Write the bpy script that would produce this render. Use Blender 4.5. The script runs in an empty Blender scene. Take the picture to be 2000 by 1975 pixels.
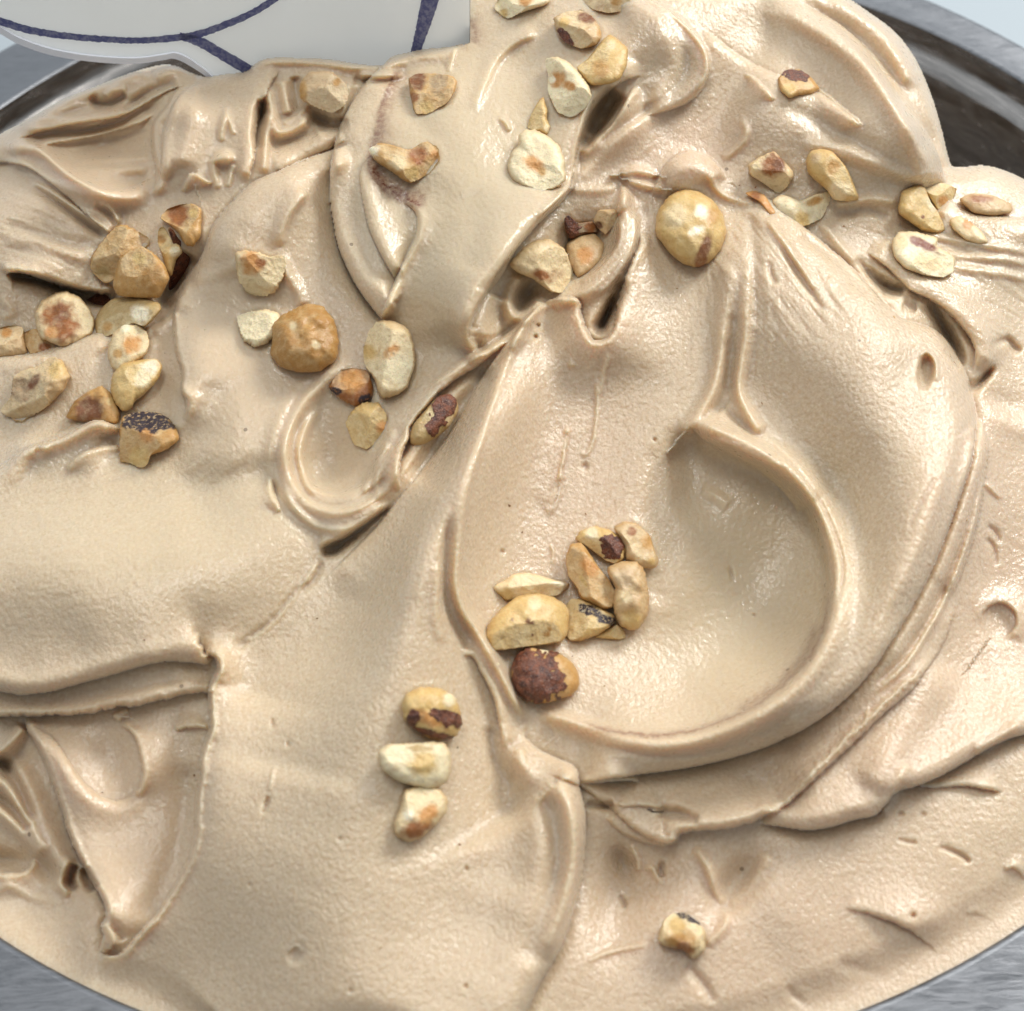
import bpy, math, random
import numpy as np
from mathutils import Vector, Matrix

# ------------------------------------------------------------------ camera, world, lamps, exposure
SC = bpy.context.scene
COL = SC.collection
rng = np.random.RandomState(7)
FPX, CX, CY = 3000.0, 1000.0, 987.5            # focal length and centre in photograph pixels (2000 x 1975)
PITCH, DIST, ROLL = math.radians(50.3), .35, math.radians(-2.5)
PAN_R, PAN_Y = .1822, .0529
cp, sp = math.cos(PITCH), math.sin(PITCH)
CAM = np.array([0, -cp * DIST, sp * DIST])
FW = np.array([0, cp, -sp]); RT0 = np.array([1., 0, 0]); UP0 = np.cross(RT0, FW)
cr, sr = math.cos(ROLL), math.sin(ROLL)
# pixel offset (x, y) -> cr*x - sr*y along RT0 and sr*x + cr*y along UP0
RT = cr * RT0 + sr * UP0
UP = -sr * RT0 + cr * UP0

cam_data = bpy.data.cameras.new('camera')
cam = bpy.data.objects.new('camera', cam_data); COL.objects.link(cam)
cam.matrix_world = Matrix(((RT[0], UP[0], -FW[0], CAM[0]), (RT[1], UP[1], -FW[1], CAM[1]),
                           (RT[2], UP[2], -FW[2], CAM[2]), (0, 0, 0, 1)))
cam_data.sensor_width = 36; cam_data.sensor_fit = 'HORIZONTAL'; cam_data.lens = FPX / 2000 * 36
cam_data.clip_start = .01; cam_data.clip_end = 50
cam_data.dof.use_dof = True; cam_data.dof.focus_distance = .335; cam_data.dof.aperture_fstop = 20
SC.camera = cam

SC.view_settings.view_transform = 'Standard'; SC.view_settings.look = 'None'
SC.view_settings.exposure = -0.04; SC.view_settings.gamma = 1

w = bpy.data.worlds.new('World'); SC.world = w; w.use_nodes = True
bg = w.node_tree.nodes['Background']
wt = w.node_tree          # a room: darker on the photographer's side, brighter towards the windows behind
tc = wt.nodes.new('ShaderNodeTexCoord'); sx = wt.nodes.new('ShaderNodeSeparateXYZ'); mr = wt.nodes.new('ShaderNodeMapRange')
wt.links.new(tc.outputs['Generated'], sx.inputs[0]); wt.links.new(sx.outputs[1], mr.inputs[0])
mr.interpolation_type = 'SMOOTHSTEP'; mr.inputs[1].default_value = -.6; mr.inputs[2].default_value = .95; mr.inputs[3].default_value = .34; mr.inputs[4].default_value = .98
bg.inputs['Color'].default_value = (.88, .94, 1.0, 1); wt.links.new(mr.outputs[0], bg.inputs['Strength'])

def area(name, pos, target, sx, sy, power, col):
    d = bpy.data.lights.new(name, 'AREA'); d.shape = 'RECTANGLE'; d.size = sx; d.size_y = sy
    d.energy = power; d.color = col
    o = bpy.data.objects.new(name, d); COL.objects.link(o)
    o.location = pos
    o.rotation_euler = (Vector(target) - Vector(pos)).to_track_quat('-Z', 'Y').to_euler()
    return o
area('window_light', (.80, .66, .90), (0, .03, 0), .52, .42, 18, (1, .965, .92))
area('ceiling_light', (-.12, -.02, 1.35), (0, 0, 0), .5, .3, 5.5, (1, .965, .92))

# ------------------------------------------------------------------ helpers
def lin(c):
    c = np.asarray(c, float) / 255
    return np.where(c <= .04045, c / 12.92, ((c + .055) / 1.055) ** 2.4)
def tagged(o, label=None, cat=None, group=None, kind=None):
    if label: o['label'] = label
    if cat: o['category'] = cat
    if group: o['group'] = group
    if kind: o['kind'] = kind
    return o
def mesh_np(name, V, Fc, mat, parent=None, smooth=True, nor=None):
    V = np.ascontiguousarray(V, np.float32); Fc = np.asarray(Fc, np.int32)
    me = bpy.data.meshes.new(name)
    n, k = Fc.shape
    me.vertices.add(len(V)); me.vertices.foreach_set('co', V.ravel())
    me.loops.add(n * k); me.loops.foreach_set('vertex_index', Fc.ravel())
    me.polygons.add(n); me.polygons.foreach_set('loop_start', np.arange(n, dtype=np.int32) * k)
    me.polygons.foreach_set('loop_total', np.full(n, k, np.int32))
    me.polygons.foreach_set('use_smooth', np.full(n, smooth, bool))
    me.update(calc_edges=True)
    if mat: me.materials.append(mat)
    o = bpy.data.objects.new(name, me); COL.objects.link(o)
    if parent: o.parent = parent
    return o
def pt_attr(o, name, arr):
    a = o.data.attributes.new(name, 'FLOAT', 'POINT'); a.data.foreach_set('value', np.ascontiguousarray(arr, np.float32).ravel())
def col_attr(o, name, arr):
    a = o.data.color_attributes.new(name, 'FLOAT_COLOR', 'POINT')
    c = np.ones((len(arr), 4), np.float32); c[:, :3] = arr
    a.data.foreach_set('color', c.ravel())

class NT:
    def __init__(s, name):
        s.m = bpy.data.materials.new(name); s.m.use_nodes = True
        s.t = s.m.node_tree; s.b = s.t.nodes['Principled BSDF']
    def n(s, typ, **kw):
        nd = s.t.nodes.new(typ)
        for k, v in kw.items():
            if k in nd.inputs.keys(): s.set(nd.inputs[k], v)
            else: setattr(nd, k, v)
        return nd
    def set(s, inp, v):
        if isinstance(v, bpy.types.NodeSocket): s.t.links.new(v, inp)
        else: inp.default_value = v
    def p(s, **kw):
        for k, v in kw.items(): s.set(s.b.inputs[k.replace('_', ' ')], v)
    def math(s, op, a, b=0.0, c=None):
        nd = s.t.nodes.new('ShaderNodeMath'); nd.operation = op
        s.set(nd.inputs[0], a); s.set(nd.inputs[1], b)
        if c is not None: s.set(nd.inputs[2], c)
        return nd.outputs[0]
    def mix(s, f, a, b, mode='MIX'):
        nd = s.t.nodes.new('ShaderNodeMix'); nd.data_type = 'RGBA'; nd.blend_type = mode
        s.set(nd.inputs[0], f)
        for i, v in ((6, a), (7, b)):
            if isinstance(v, (tuple, list, np.ndarray)): v = tuple(float(q) for q in v[:3]) + (1.,)
            s.set(nd.inputs[i], v)
        return nd.outputs[2]
    def noise(s, scale, detail=3, rough=.55, vec=None, dist=0):
        nd = s.n('ShaderNodeTexNoise'); nd.inputs['Scale'].default_value = scale
        nd.inputs['Detail'].default_value = detail; nd.inputs['Roughness'].default_value = rough
        nd.inputs['Distortion'].default_value = dist
        if vec is not None: s.t.links.new(vec, nd.inputs['Vector'])
        return nd.outputs['Fac']
    def ramp(s, f, a, b, lo=0., hi=1.):
        nd = s.n('ShaderNodeMapRange'); s.set(nd.inputs[0], f)
        for i, v in ((1, a), (2, b), (3, lo), (4, hi)): nd.inputs[i].default_value = v
        return nd.outputs[0]
    def attr(s, name): return s.n('ShaderNodeAttribute', attribute_name=name)
    def pos(s): return s.n('ShaderNodeNewGeometry').outputs['Position']
    def obj(s): return s.n('ShaderNodeTexCoord').outputs['Object']
    def bump(s, h, dist, strength=1.0, prev=None):
        nd = s.n('ShaderNodeBump'); s.set(nd.inputs['Height'], h); s.set(nd.inputs['Strength'], strength)
        nd.inputs['Distance'].default_value = dist
        if prev is not None: s.t.links.new(prev, nd.inputs['Normal'])
        return nd.outputs[0]

# ------------------------------------------------------------------ materials
def gelato_material():
    m = NT('hazelnut_gelato')
    P = m.pos()
    grain = m.attr('grain').outputs['Fac']; wet = m.attr('wet').outputs['Fac']
    pink = m.attr('pink').outputs['Fac']; stain = m.attr('stain').outputs['Fac']
    khaki = lin((204, 187, 156)); rosy = lin((213, 187, 160))
    c = m.mix(pink, khaki, rosy)
    big = m.noise(28, 3, .5, P)
    c = m.mix(m.ramp(big, .3, .7, 0, .35), c, lin((218, 198, 168)))
    fine = m.noise(1300, 2, .6, P)
    c = m.mix(m.math('MULTIPLY', grain, m.ramp(fine, .50, .72, 0, .40)), c, lin((236, 222, 200)))
    c = m.mix(m.math('MULTIPLY', grain, m.ramp(fine, .48, .30, 0, .30)), c, lin((186, 152, 116)))
    # a few brown nut-skin specks in the ice
    vor = m.n('ShaderNodeTexVoronoi', feature='F1'); vor.inputs['Scale'].default_value = 95
    m.t.links.new(P, vor.inputs['Vector'])
    sepc = m.n('ShaderNodeSeparateColor'); m.t.links.new(vor.outputs['Color'], sepc.inputs[0])
    spk = m.math('MULTIPLY', m.math('LESS_THAN', vor.outputs['Distance'], .042), m.math('GREATER_THAN', sepc.outputs[0], .72))
    c = m.mix(m.math('MULTIPLY', spk, .6), c, lin((96, 72, 50)))
    sn = m.noise(900, 4, .7, P)
    sf = m.math('MULTIPLY', stain, m.ramp(sn, .30, .60, .35, 1.0))
    c = m.mix(sf, c, lin((112, 58, 42)))
    m.p(Base_Color=c)
    m.p(Subsurface_Weight=.75, Subsurface_Scale=.0042)
    m.b.inputs['Subsurface Radius'].default_value = (1.0, .70, .45)
    m.b.inputs['IOR'].default_value = 1.38
    rn = m.noise(420, 2, .6, P)
    r = m.math('SUBTRACT', m.ramp(rn, .3, .7, .30, .42), m.math('MULTIPLY', wet, .16))
    m.p(Roughness=r)
    m.b.inputs['Specular IOR Level'].default_value = .5
    # pebbly, slightly dragged skin
    d = m.n('ShaderNodeVectorMath', operation='MULTIPLY'); m.t.links.new(P, d.inputs[0]); d.inputs[1].default_value = (1, .8, 1)
    n1 = m.noise(1350, 1.5, .5, d.outputs[0], .15)
    n2 = m.noise(330, 2, .5, P, .4)
    n3 = m.noise(3200, 2, .6, P)
    gs = m.math('ADD', m.math('MULTIPLY', grain, .95), .10)
    b1 = m.bump(n2, .0004, m.math('MULTIPLY', gs, .30))
    b2 = m.bump(n1, .00025, gs, b1)
    b3 = m.bump(n3, .00010, .7, b2)
    m.t.links.new(b3, m.b.inputs['Normal'])
    n4 = m.noise(1150, 2, .55, P)
    b4 = m.bump(n4, .00045, m.math('ADD', m.math('MULTIPLY', grain, .8), .15), b2)
    m.t.links.new(b4, m.b.inputs['Coat Normal'])
    m.p(Coat_Weight=m.math('ADD', .35, m.math('MULTIPLY', wet, .65)), Coat_Roughness=.11, Coat_IOR=1.45)
    return m.m
def nut_material():
    m = NT('roasted_hazelnut')
    O = m.pos()
    base = m.attr('tint').outputs['Color']
    rough_face = m.attr('broken').outputs['Fac']
    f1 = m.noise(520, 4, .6, O); f2 = m.noise(1900, 3, .65, O)
    c = m.mix(m.ramp(f1, .45, .75, 0, .30), base, lin((236, 216, 170)))
    c = m.mix(m.ramp(f1, .50, .25, 0, .30), c, lin((180, 128, 62)))
    c = m.mix(m.ramp(f2, .56, .74, 0, .35), c, lin((120, 78, 40)))
    dark = m.attr('char').outputs['Fac']
    dk = m.math('MULTIPLY', dark, m.ramp(m.noise(1300, 3, .7, O), .30, .48))
    c = m.mix(dk, c, lin((52, 40, 46)))
    m.p(Base_Color=c, Subsurface_Weight=.25, Subsurface_Scale=.0015)
    m.b.inputs['Subsurface Radius'].default_value = (1, .6, .25)
    m.p(Roughness=m.math('ADD', m.ramp(f2, .3, .7, .36, .52), m.math('MULTIPLY', rough_face, .12)))
    vr = m.n('ShaderNodeTexVoronoi', feature='F1'); vr.inputs['Scale'].default_value = 430
    nzv = m.n('ShaderNodeTexNoise'); nzv.inputs['Scale'].default_value = 700; m.t.links.new(O, nzv.inputs['Vector'])
    va = m.n('ShaderNodeVectorMath', operation='MULTIPLY_ADD'); m.t.links.new(nzv.outputs['Color'], va.inputs[0]); va.inputs[1].default_value = (.0022, .0022, .0022); m.t.links.new(O, va.inputs[2]); m.t.links.new(va.outputs[0], vr.inputs['Vector'])
    b1 = m.bump(m.noise(600, 3, .5, O, .3), .0006, .5)
    b1 = m.bump(vr.outputs['Distance'], .00045, m.math('MULTIPLY', m.math('ADD', rough_face, .35), .6), b1)
    b2 = m.bump(f2, .00014, .6, b1)
    m.t.links.new(b2, m.b.inputs['Normal'])
    return m.m
def skin_material():
    m = NT('hazelnut_skin'); O = m.pos()
    f = m.noise(900, 4, .65, O); g = m.noise(3000, 3, .7, O)
    c = m.mix(m.ramp(f, .35, .65), lin((60, 26, 22)), lin((132, 76, 50)))
    c = m.mix(m.ramp(g, .54, .70, 0, .6), c, lin((176, 150, 130)))
    m.p(Base_Color=c, Roughness=m.ramp(f, .3, .7, .30, .55))
    b = m.bump(m.noise(1400, 4, .65, O), .0005, .8)
    m.t.links.new(b, m.b.inputs['Normal'])
    return m.m
def steel_material(name, base, r0, r1, ring=True):
    m = NT(name); O = m.obj()
    sep = m.n('ShaderNodeSeparateXYZ'); m.t.links.new(O, sep.inputs[0])
    if ring:   # scratches that run round the pan
        rad = m.math('SQRT', m.math('ADD', m.math('MULTIPLY', sep.outputs[0], sep.outputs[0]), m.math('MULTIPLY', sep.outputs[1], sep.outputs[1])))
        ang = m.math('ARCTAN2', sep.outputs[1], sep.outputs[0])
        cb = m.n('ShaderNodeCombineXYZ'); m.set(cb.inputs[0], m.math('MULTIPLY', rad, 900.)); m.set(cb.inputs[1], m.math('MULTIPLY', ang, 14.)); m.set(cb.inputs[2], m.math('MULTIPLY', sep.outputs[2], 300.))
        v = cb.outputs[0]; s1 = m.noise(1.0, 4, .65, v, .5); s2 = m.noise(.5, 3, .6, v)
    else:
        mp = m.n('ShaderNodeMapping'); m.t.links.new(O, mp.inputs[0])
        mp.inputs['Rotation'].default_value = (0, 0, math.radians(-33)); mp.inputs['Scale'].default_value = (120, 900, 1)
        s1 = m.noise(1.0, 5, .7, mp.outputs[0], 1.2); s2 = m.noise(300, 3, .6, O)
    c = m.mix(m.ramp(s1, .3, .7), np.array(base) * .72, np.array(base) * 1.12)
    m.p(Base_Color=c, Metallic=1.0, Roughness=m.ramp(s1, .3, .7, r0, r1))
    b = m.bump(s1, .00012, .6); b = m.bump(s2, .0001, .3, b)
    m.t.links.new(b, m.b.inputs['Normal'])
    return m.m
GEL = gelato_material(); NUT = nut_material(); SKIN = skin_material()
STEEL = steel_material('brushed_steel', (.52, .54, .56), .20, .36)
WALL = steel_material('steel_gelato_reflection_tint', (.52, .49, .46), .14, .30)  # warm tint paints the gelato's brown reflection into the steel colour
STEEL_C = steel_material('scratched_steel', (.23, .24, .255), .28, .5, ring=False)

# ------------------------------------------------------------------ gelato surface: a sculpted sheet over the mound
STEP = 2.0
gx = np.arange(-50, 2051, STEP); gy = np.arange(-50, 2031, STEP)
NX, NY = len(gx), len(gy)
X, Y = np.meshgrid(gx, gy); X = X.astype(np.float32); Y = Y.astype(np.float32)
H = np.zeros_like(X)
A_SL, B_SL = .30, 1.15
def ray(px, py):
    x = (px - CX) / FPX; y = -(py - CY) / FPX
    return FW + x[..., None] * RT + y[..., None] * UP
def mound_t(px, py):
    # first meeting of the ray with the mound z = A_SL*(y + .127) - B_SL*x^2
    D = ray(np.asarray(px, float), np.asarray(py, float))
    a = B_SL * D[..., 0] ** 2
    b = D[..., 2] - A_SL * D[..., 1] + 2 * B_SL * CAM[0] * D[..., 0]
    c = CAM[2] - A_SL * (CAM[1] + .127) + B_SL * CAM[0] ** 2
    disc = np.maximum(b * b - 4 * a * c, 0)
    return np.where(a < 1e-9, -c / b, (2 * c) / (-b + np.sqrt(disc))), D

TILE = dict(Z=(0, 0, 1.03520), A=(0, 0, .36688), B=(600, 0, .36688), C=(1300, 0, .36688), D=(0, 600, .36688), E=(600, 600, .36688),
            F=(1300, 600, .36688), G=(0, 1275, .36688), H=(600, 1275, .36688), I=(1300, 1275, .36688),
            K=(0, 380, .20964), M=(900, 0, .20964), N=(950, 1000, .20964), Q=(1600, 0, .20964), S=(0, 0, 1))
def tr(t, x, y):
    ox, oy, s = TILE[t]; return ox + x * s, oy + y * s
def spline(P, n=10, closed=False):
    P = np.asarray(P, float)
    if closed: Q = np.vstack([P[-1:], P, P[:2]])
    else: Q = np.vstack([2 * P[0] - P[1], P, 2 * P[-1] - P[-2]])
    out = []
    for i in range(1, len(Q) - 2):
        p0, p1, p2, p3 = Q[i - 1:i + 3]
        for t in np.linspace(0, 1, n, endpoint=False):
            out.append(.5 * (2 * p1 + (p2 - p0) * t + (2 * p0 - 5 * p1 + 4 * p2 - p3) * t * t + (3 * p1 - p0 - 3 * p2 + p3) * t ** 3))
    if not closed: out.append(Q[-2])
    return np.array(out)
def sstep(x): x = np.clip(x, 0, 1); return x * x * (3 - 2 * x)
def vnoise(px, py, seed=0):
    # smooth value noise, -1..1
    r = np.random.RandomState(seed).rand(64, 64).astype(np.float32) * 2 - 1
    xi = np.floor(px).astype(int); yi = np.floor(py).astype(int)
    fx = sstep(px - xi); fy = sstep(py - yi)
    g = lambda a, b: r[np.mod(b, 64), np.mod(a, 64)]
    return (g(xi, yi) * (1 - fx) + g(xi + 1, yi) * fx) * (1 - fy) + (g(xi, yi + 1) * (1 - fx) + g(xi + 1, yi + 1) * fx) * fy
JAG = (vnoise(X / 11, Y / 11, 3) + .6 * vnoise(X / 5, Y / 5, 4)).astype(np.float32)
WOB = (vnoise(X / 45, Y / 45, 5)).astype(np.float32)

def near(poly, reach):
    """signed distance to an open curve (+ = right of travel in the picture), arc fraction, on the fine grid window"""
    x0, y0 = poly[:, 0].min() - reach, poly[:, 1].min() - reach
    x1, y1 = poly[:, 0].max() + reach, poly[:, 1].max() + reach
    i0 = max(0, int((x0 - gx[0]) // STEP)); i1 = min(NX, int((x1 - gx[0]) // STEP) + 2)
    j0 = max(0, int((y0 - gy[0]) // STEP)); j1 = min(NY, int((y1 - gy[0]) // STEP) + 2)
    if i1 - i0 < 4 or j1 - j0 < 4: return None
    k = 4 if reach > 130 else 2
    xs = np.arange(i0, i1 + k, k); ys = np.arange(j0, j1 + k, k)
    cxg = (gx[0] + xs * STEP).astype(np.float32); cyg = (gy[0] + ys * STEP).astype(np.float32)
    PX, PY = np.meshgrid(cxg, cyg)
    best = np.full(PX.shape, 1e12, np.float32); S = np.zeros_like(PX); sg = np.ones_like(PX)
    seg = np.diff(poly[:, :2], axis=0); L = np.hypot(seg[:, 0], seg[:, 1]); tot = L.sum(); acc = 0.
    for q in range(len(seg)):
        if L[q] < 1e-6: continue
        ax, ay = poly[q, 0], poly[q, 1]; dx, dy = seg[q]
        vx = PX - ax; vy = PY - ay
        t = np.clip((vx * dx + vy * dy) / (L[q] ** 2), 0, 1)
        ex = vx - t * dx; ey = vy - t * dy
        d2 = ex * ex + ey * ey
        m = d2 < best - 1e-4
        best[m] = d2[m]; S[m] = ((acc + t * L[q]) / tot)[m]
        sg[m] = np.where(dx * vy - dy * vx >= 0, 1, -1)[m]
        acc += L[q]
    d = np.sqrt(best) * sg
    # bilinear back to the fine grid
    FX = np.arange(i0, i1); FY = np.arange(j0, j1)
    u = (FX - i0) / k; v = (FY - j0) / k
    ui = np.floor(u).astype(int); vi = np.floor(v).astype(int); fu = (u - ui).astype(np.float32)[None, :]; fv = (v - vi).astype(np.float32)[:, None]
    def up(a):
        c00 = a[np.ix_(vi, ui)]; c10 = a[np.ix_(vi, ui + 1)]; c01 = a[np.ix_(vi + 1, ui)]; c11 = a[np.ix_(vi + 1, ui + 1)]
        return (c00 * (1 - fu) + c10 * fu) * (1 - fv) + (c01 * (1 - fu) + c11 * fu) * fv
    return slice(j0, j1), slice(i0, i1), up(d), up(S)
def arcs(poly):
    L = np.hypot(*np.diff(poly[:, :2], axis=0).T); return np.concatenate([[0], np.cumsum(L)]) / L.sum()

def boxblur(a, r):
    for _ in range(2):
        for ax in (0, 1):
            p = np.pad(a, [(r + 1, r) if k == ax else (0, 0) for k in (0, 1)], mode='edge').cumsum(axis=ax, dtype=np.float64)
            n_ = a.shape[ax]
            a = (np.take(p, np.arange(2 * r + 1, 2 * r + 1 + n_), axis=ax) - np.take(p, np.arange(0, n_), axis=ax)) / (2 * r + 1)
    return a
def fold(t, side, pts, w=14, L=90, jag=1.0, under=0, n=8, lip=0, e=.10, ends=(1, 1)):
    """edge of a fold: ground on `side` stands h above the other side; pts = (x, y, h)"""
    P = spline([tr(t, p[0], p[1]) + (p[2],) for p in pts], n)
    r = near(P, L * 2.6)
    if r is None: return
    js, is_, d, S = r
    if side == 'L': d = -d
    h = np.interp(S, arcs(P), P[:, 2])
    if ends[0]: h = h * sstep(S / e)
    if ends[1]: h = h * sstep((1 - S) / e)
    d = d + JAG[js, is_] * jag + WOB[js, is_] * 1.0
    a = np.clip(d / w, 0, 1)
    prof = np.sqrt(np.clip(1 - (1 - a) ** 2, 0, 1)) * .58 + .42 * (d > 0)
    Le = L
    al = arcs(P); tot = np.hypot(*np.diff(P[:, :2], axis=0).T).sum()
    if ends[0]: Le = Le * (.12 + .88 * sstep(S * tot / (1.6 * L)))
    if ends[1]: Le = Le * (.12 + .88 * sstep((1 - S) * tot / (1.6 * L)))
    tail = np.maximum(0, (np.exp(-(np.maximum(d - w, 0) / Le) ** 1.5) - .015) / .985)
    add = h * prof * tail * (d > 0)
    if L > 30:
        wt = sstep((d - 1.1 * w) / (w + 18)); add = add * (1 - wt) + boxblur(add, 7) * wt
    if lip: add += (d > 0) * (h > 2) * lip * np.exp(-((d - w * .6) / (w * .5)) ** 2)
    if under: add -= under * (h / max(1e-6, P[:, 2].max())) * np.exp(-(np.abs(d) / 13)) * (d <= 0)
    H[js, is_] += add.astype(np.float32)
def ridge(t, pts, n=8, sharp=2.0, e=.12, ends=(1, 1), jag=0):
    """raised (h>0) or pressed (h<0) band; pts = (x, y, h, w[, w_right])"""
    pts = [tuple(tr(t, p[0], p[1])) + (p[2], p[3], p[4] if len(p) > 4 else p[3]) for p in pts]
    P = spline(pts, n); wm = max(P[:, 3].max(), P[:, 4].max())
    r = near(P, wm * 2.7)
    if r is None: return
    js, is_, d, S = r
    ar = arcs(P)
    h = np.interp(S, ar, P[:, 2]); wl = np.interp(S, ar, P[:, 3]); wr = np.interp(S, ar, P[:, 4])
    if jag: d = d + jag * JAG[js, is_]
    if ends[0]: h = h * sstep(S / e)
    if ends[1]: h = h * sstep((1 - S) / e)
    ww = np.where(d > 0, wr, wl)
    add = h * np.exp(-(np.abs(d) / ww) ** sharp)
    if wm > 40: add = boxblur(add, 9)
    H[js, is_] += add.astype(np.float32)
def bump(t, x, y, h, rx, ry=None, rot=0, power=2.0):
    x, y = tr(t, x, y); ry = ry or rx; c, s = math.cos(math.radians(rot)), math.sin(math.radians(rot))
    R = max(rx, ry) * 2.6
    i0 = max(0, int((x - R - gx[0]) // STEP)); i1 = min(NX, int((x + R - gx[0]) // STEP) + 1)
    j0 = max(0, int((y - R - gy[0]) // STEP)); j1 = min(NY, int((y + R - gy[0]) // STEP) + 1)
    if i1 <= i0 or j1 <= j0: return
    dx = X[j0:j1, i0:i1] - x; dy = Y[j0:j1, i0:i1] - y
    q = ((dx * c + dy * s) / rx) ** 2 + ((-dx * s + dy * c) / ry) ** 2
    H[j0:j1, i0:i1] += (h * np.exp(-q ** (power / 2))).astype(np.float32)
def streaks(t, pts, width, lam, amp, seed=1, side=0, n=8):
    """fine drag lines that run along a curve"""
    P = spline([tr(t, p[0], p[1]) + (0,) for p in pts], n)
    r = near(P, width * 1.5)
    if r is None: return
    js, is_, d, S = r
    win = np.exp(-(np.abs(d) / width) ** 3) * sstep(S / .15) * sstep((1 - S) / .15)
    if side: win = win * (np.sign(d) == side)
    f = vnoise(d / lam + 7, S * 5, seed) + .5 * vnoise(d / lam * 2.3, S * 9, seed + 1)
    H[js, is_] += (amp * f * win).astype(np.float32)
#@@SCULPT
# ---- broad masses (Z = full-view coordinates)
ridge('Z', [(1020, 620, 20, 45), (950, 760, 62, 52, 40), (862, 920, 105, 85, 46), (795, 1080, 128, 115, 62), (745, 1260, 124, 160, 100), (690, 1450, 118, 220, 190), (660, 1750, 105, 250, 230), (690, 1960, 100, 260), (700, 2060, 90, 260)], ends=(1, 0))
ridge('Z', [(-80, 1080, 88, 170), (120, 1080, 95, 170), (300, 1090, 84, 150), (440, 1050, 56, 130), (560, 900, 10, 110)], ends=(0, 1))
ridge('Z', [(1330, 380, 40, 60), (1470, 560, 66, 120), (1630, 720, 108, 150), (1710, 900, 112, 130), (1670, 1110, 96, 110), (1520, 1280, 60, 90), (1300, 1400, 40, 60)])
bump('Z', 1405, 1120, -58, 195, 235, 20)
bump('Z', 1330, 900, -22, 60, 90, 10)
bump('Z', 1180, 1200, -22, 120, 90)
ridge('Z', [(1160, 640, -14, 110), (1120, 850, -22, 130), (1060, 1050, -26, 120), (1060, 1230, -22, 90)])
ridge('Z', [(800, 130, 40, 120), (860, 280, 70, 150), (880, 430, 68, 120), (860, 560, 60, 100), (835, 650, 48, 80)], ends=(1, 1))
bump('Z', 1180, 80, 60, 170, 130, 10)
ridge('Z', [(1380, 180, 30, 90), (1520, 250, 48, 110), (1660, 320, 48, 100), (1750, 380, 20, 70)])
ridge('Z', [(1300, -60, 20, 120), (1480, 40, 36, 120), (1620, 150, 50, 90), (1740, 300, 40, 60)], ends=(0, 1))
ridge('Z', [(430, 520, 25, 120), (500, 400, 40, 110), (590, 330, 30, 90)])
ridge('Z', [(330, 640, 10, 90), (420, 760, 30, 100), (450, 900, 26, 110)])
ridge('Z', [(-60, 470, 46, 110), (80, 400, 40, 90), (200, 410, 14, 60)], ends=(0, 1))
bump('Z', 60, 640, -22, 120, 60, -10)
bump('Z', 180, 560, -48, 90, 60, 0)
bump('Z', 330, 560, -30, 45, 100, 25)
ridge('Z', [(400, 180, 36, 60), (370, 280, 34, 50), (360, 360, 16, 50)])
bump('Z', 190, 270, -26, 100, 55, -18)
bump('Z', 1870, 1130, -12, 110, 200)
ridge('Z', [(1840, 560, 10, 60), (1900, 480, 26, 80), (2000, 420, 26, 80)], ends=(1, 0))
bump('Z', 1160, 1700, -26, 60, 130)
ridge('Z', [(1450, 1800, 8, 160), (1700, 1660, 14, 150), (1960, 1520, 12, 140)], ends=(1, 0))
bump('Z', 1210, 1640, -34, 90, 90)
bump('Z', 1400, 1640, -22, 50, 90, 30)
bump('Z', 230, 1560, -26, 105, 170)
bump('Z', 345, 1500, -22, 50, 190, 6)
bump('Z', 60, 1640, -22, 120, 120)
bump('Z', 60, 1480, -24, 60, 130, -15)
bump('Z', 990, 560, -22, 90, 60)
ridge('Z', [(1780, 1240, 26, 90), (1640, 1400, 30, 80), (1480, 1490, 20, 60)])

# ---- central tongue
fold('G', 'L', [(1090, 25, 14), (1140, 22, 30), (1158, 80, 46), (1120, 150, 44), (1108, 210, 48), (1112, 300, 50), (1118, 400, 56), (1085, 470, 58), (1062, 560, 64), (1060, 640, 68), (1042, 760, 70), (1035, 860, 68), (1035, 960, 64),
                (1005, 1080, 58), (960, 1180, 48), (900, 1280, 38), (820, 1400, 28), (740, 1490, 22), (660, 1580, 18), (600, 1612, 30), (540, 1598, 40)], w=13, L=170, jag=1.4, lip=9, ends=(1, 1), e=.03, under=12)
# shadowed right flank of the tongue
fold('H', 'R', [(1165, 380, 10), (1160, 450, 20), (1240, 520, 30), (1330, 560, 44), (1430, 615, 62), (1450, 720, 74), (1478, 840, 80), (1480, 960, 84), (1470, 1120, 84), (1450, 1260, 80), (1390, 1460, 74), (1330, 1600, 66), (1250, 1740, 60), (1180, 1880, 56), (1140, 1990, 50)],
     w=40, L=150, jag=.3, ends=(1, 0), e=.06, under=14)
# crisp spine of the tongue
ridge('E', [(1240, 0, 8, 8), (1130, 130, 16, 12), (1060, 300, 15, 11, 16), (980, 520, 14, 10, 24), (920, 720, 14, 9, 30), (870, 880, 14, 9, 26), (840, 1020, 15, 8, 22), (815, 1200, 18, 8, 18), (800, 1350, 22, 9, 14), (795, 1480, 26, 10, 13), (830, 1610, 30, 12, 12), (900, 1720, 32, 13, 12), (980, 1850, 32, 13, 12), (1040, 1960, 28, 11, 11), (1100, 2080, 24, 9, 10), (1160, 2200, 14, 8, 9)], e=.05)
ridge('E', [(770, 1080, -10, 12, 9), (745, 1250, -13, 14, 9), (740, 1450, -14, 16, 9), (760, 1600, -14, 18, 9), (840, 1760, -14, 18, 10), (900, 1880, -10, 12, 8)], e=.2)
ridge('E', [(700, 1350, 5, 9), (690, 1500, 6, 9), (690, 1650, 6, 10), (720, 1800, 4, 10)])
streaks('E', [(1120, 200), (900, 620), (740, 1020), (640, 1400), (600, 1800)], 55, 9, 1.1, 3)
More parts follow.
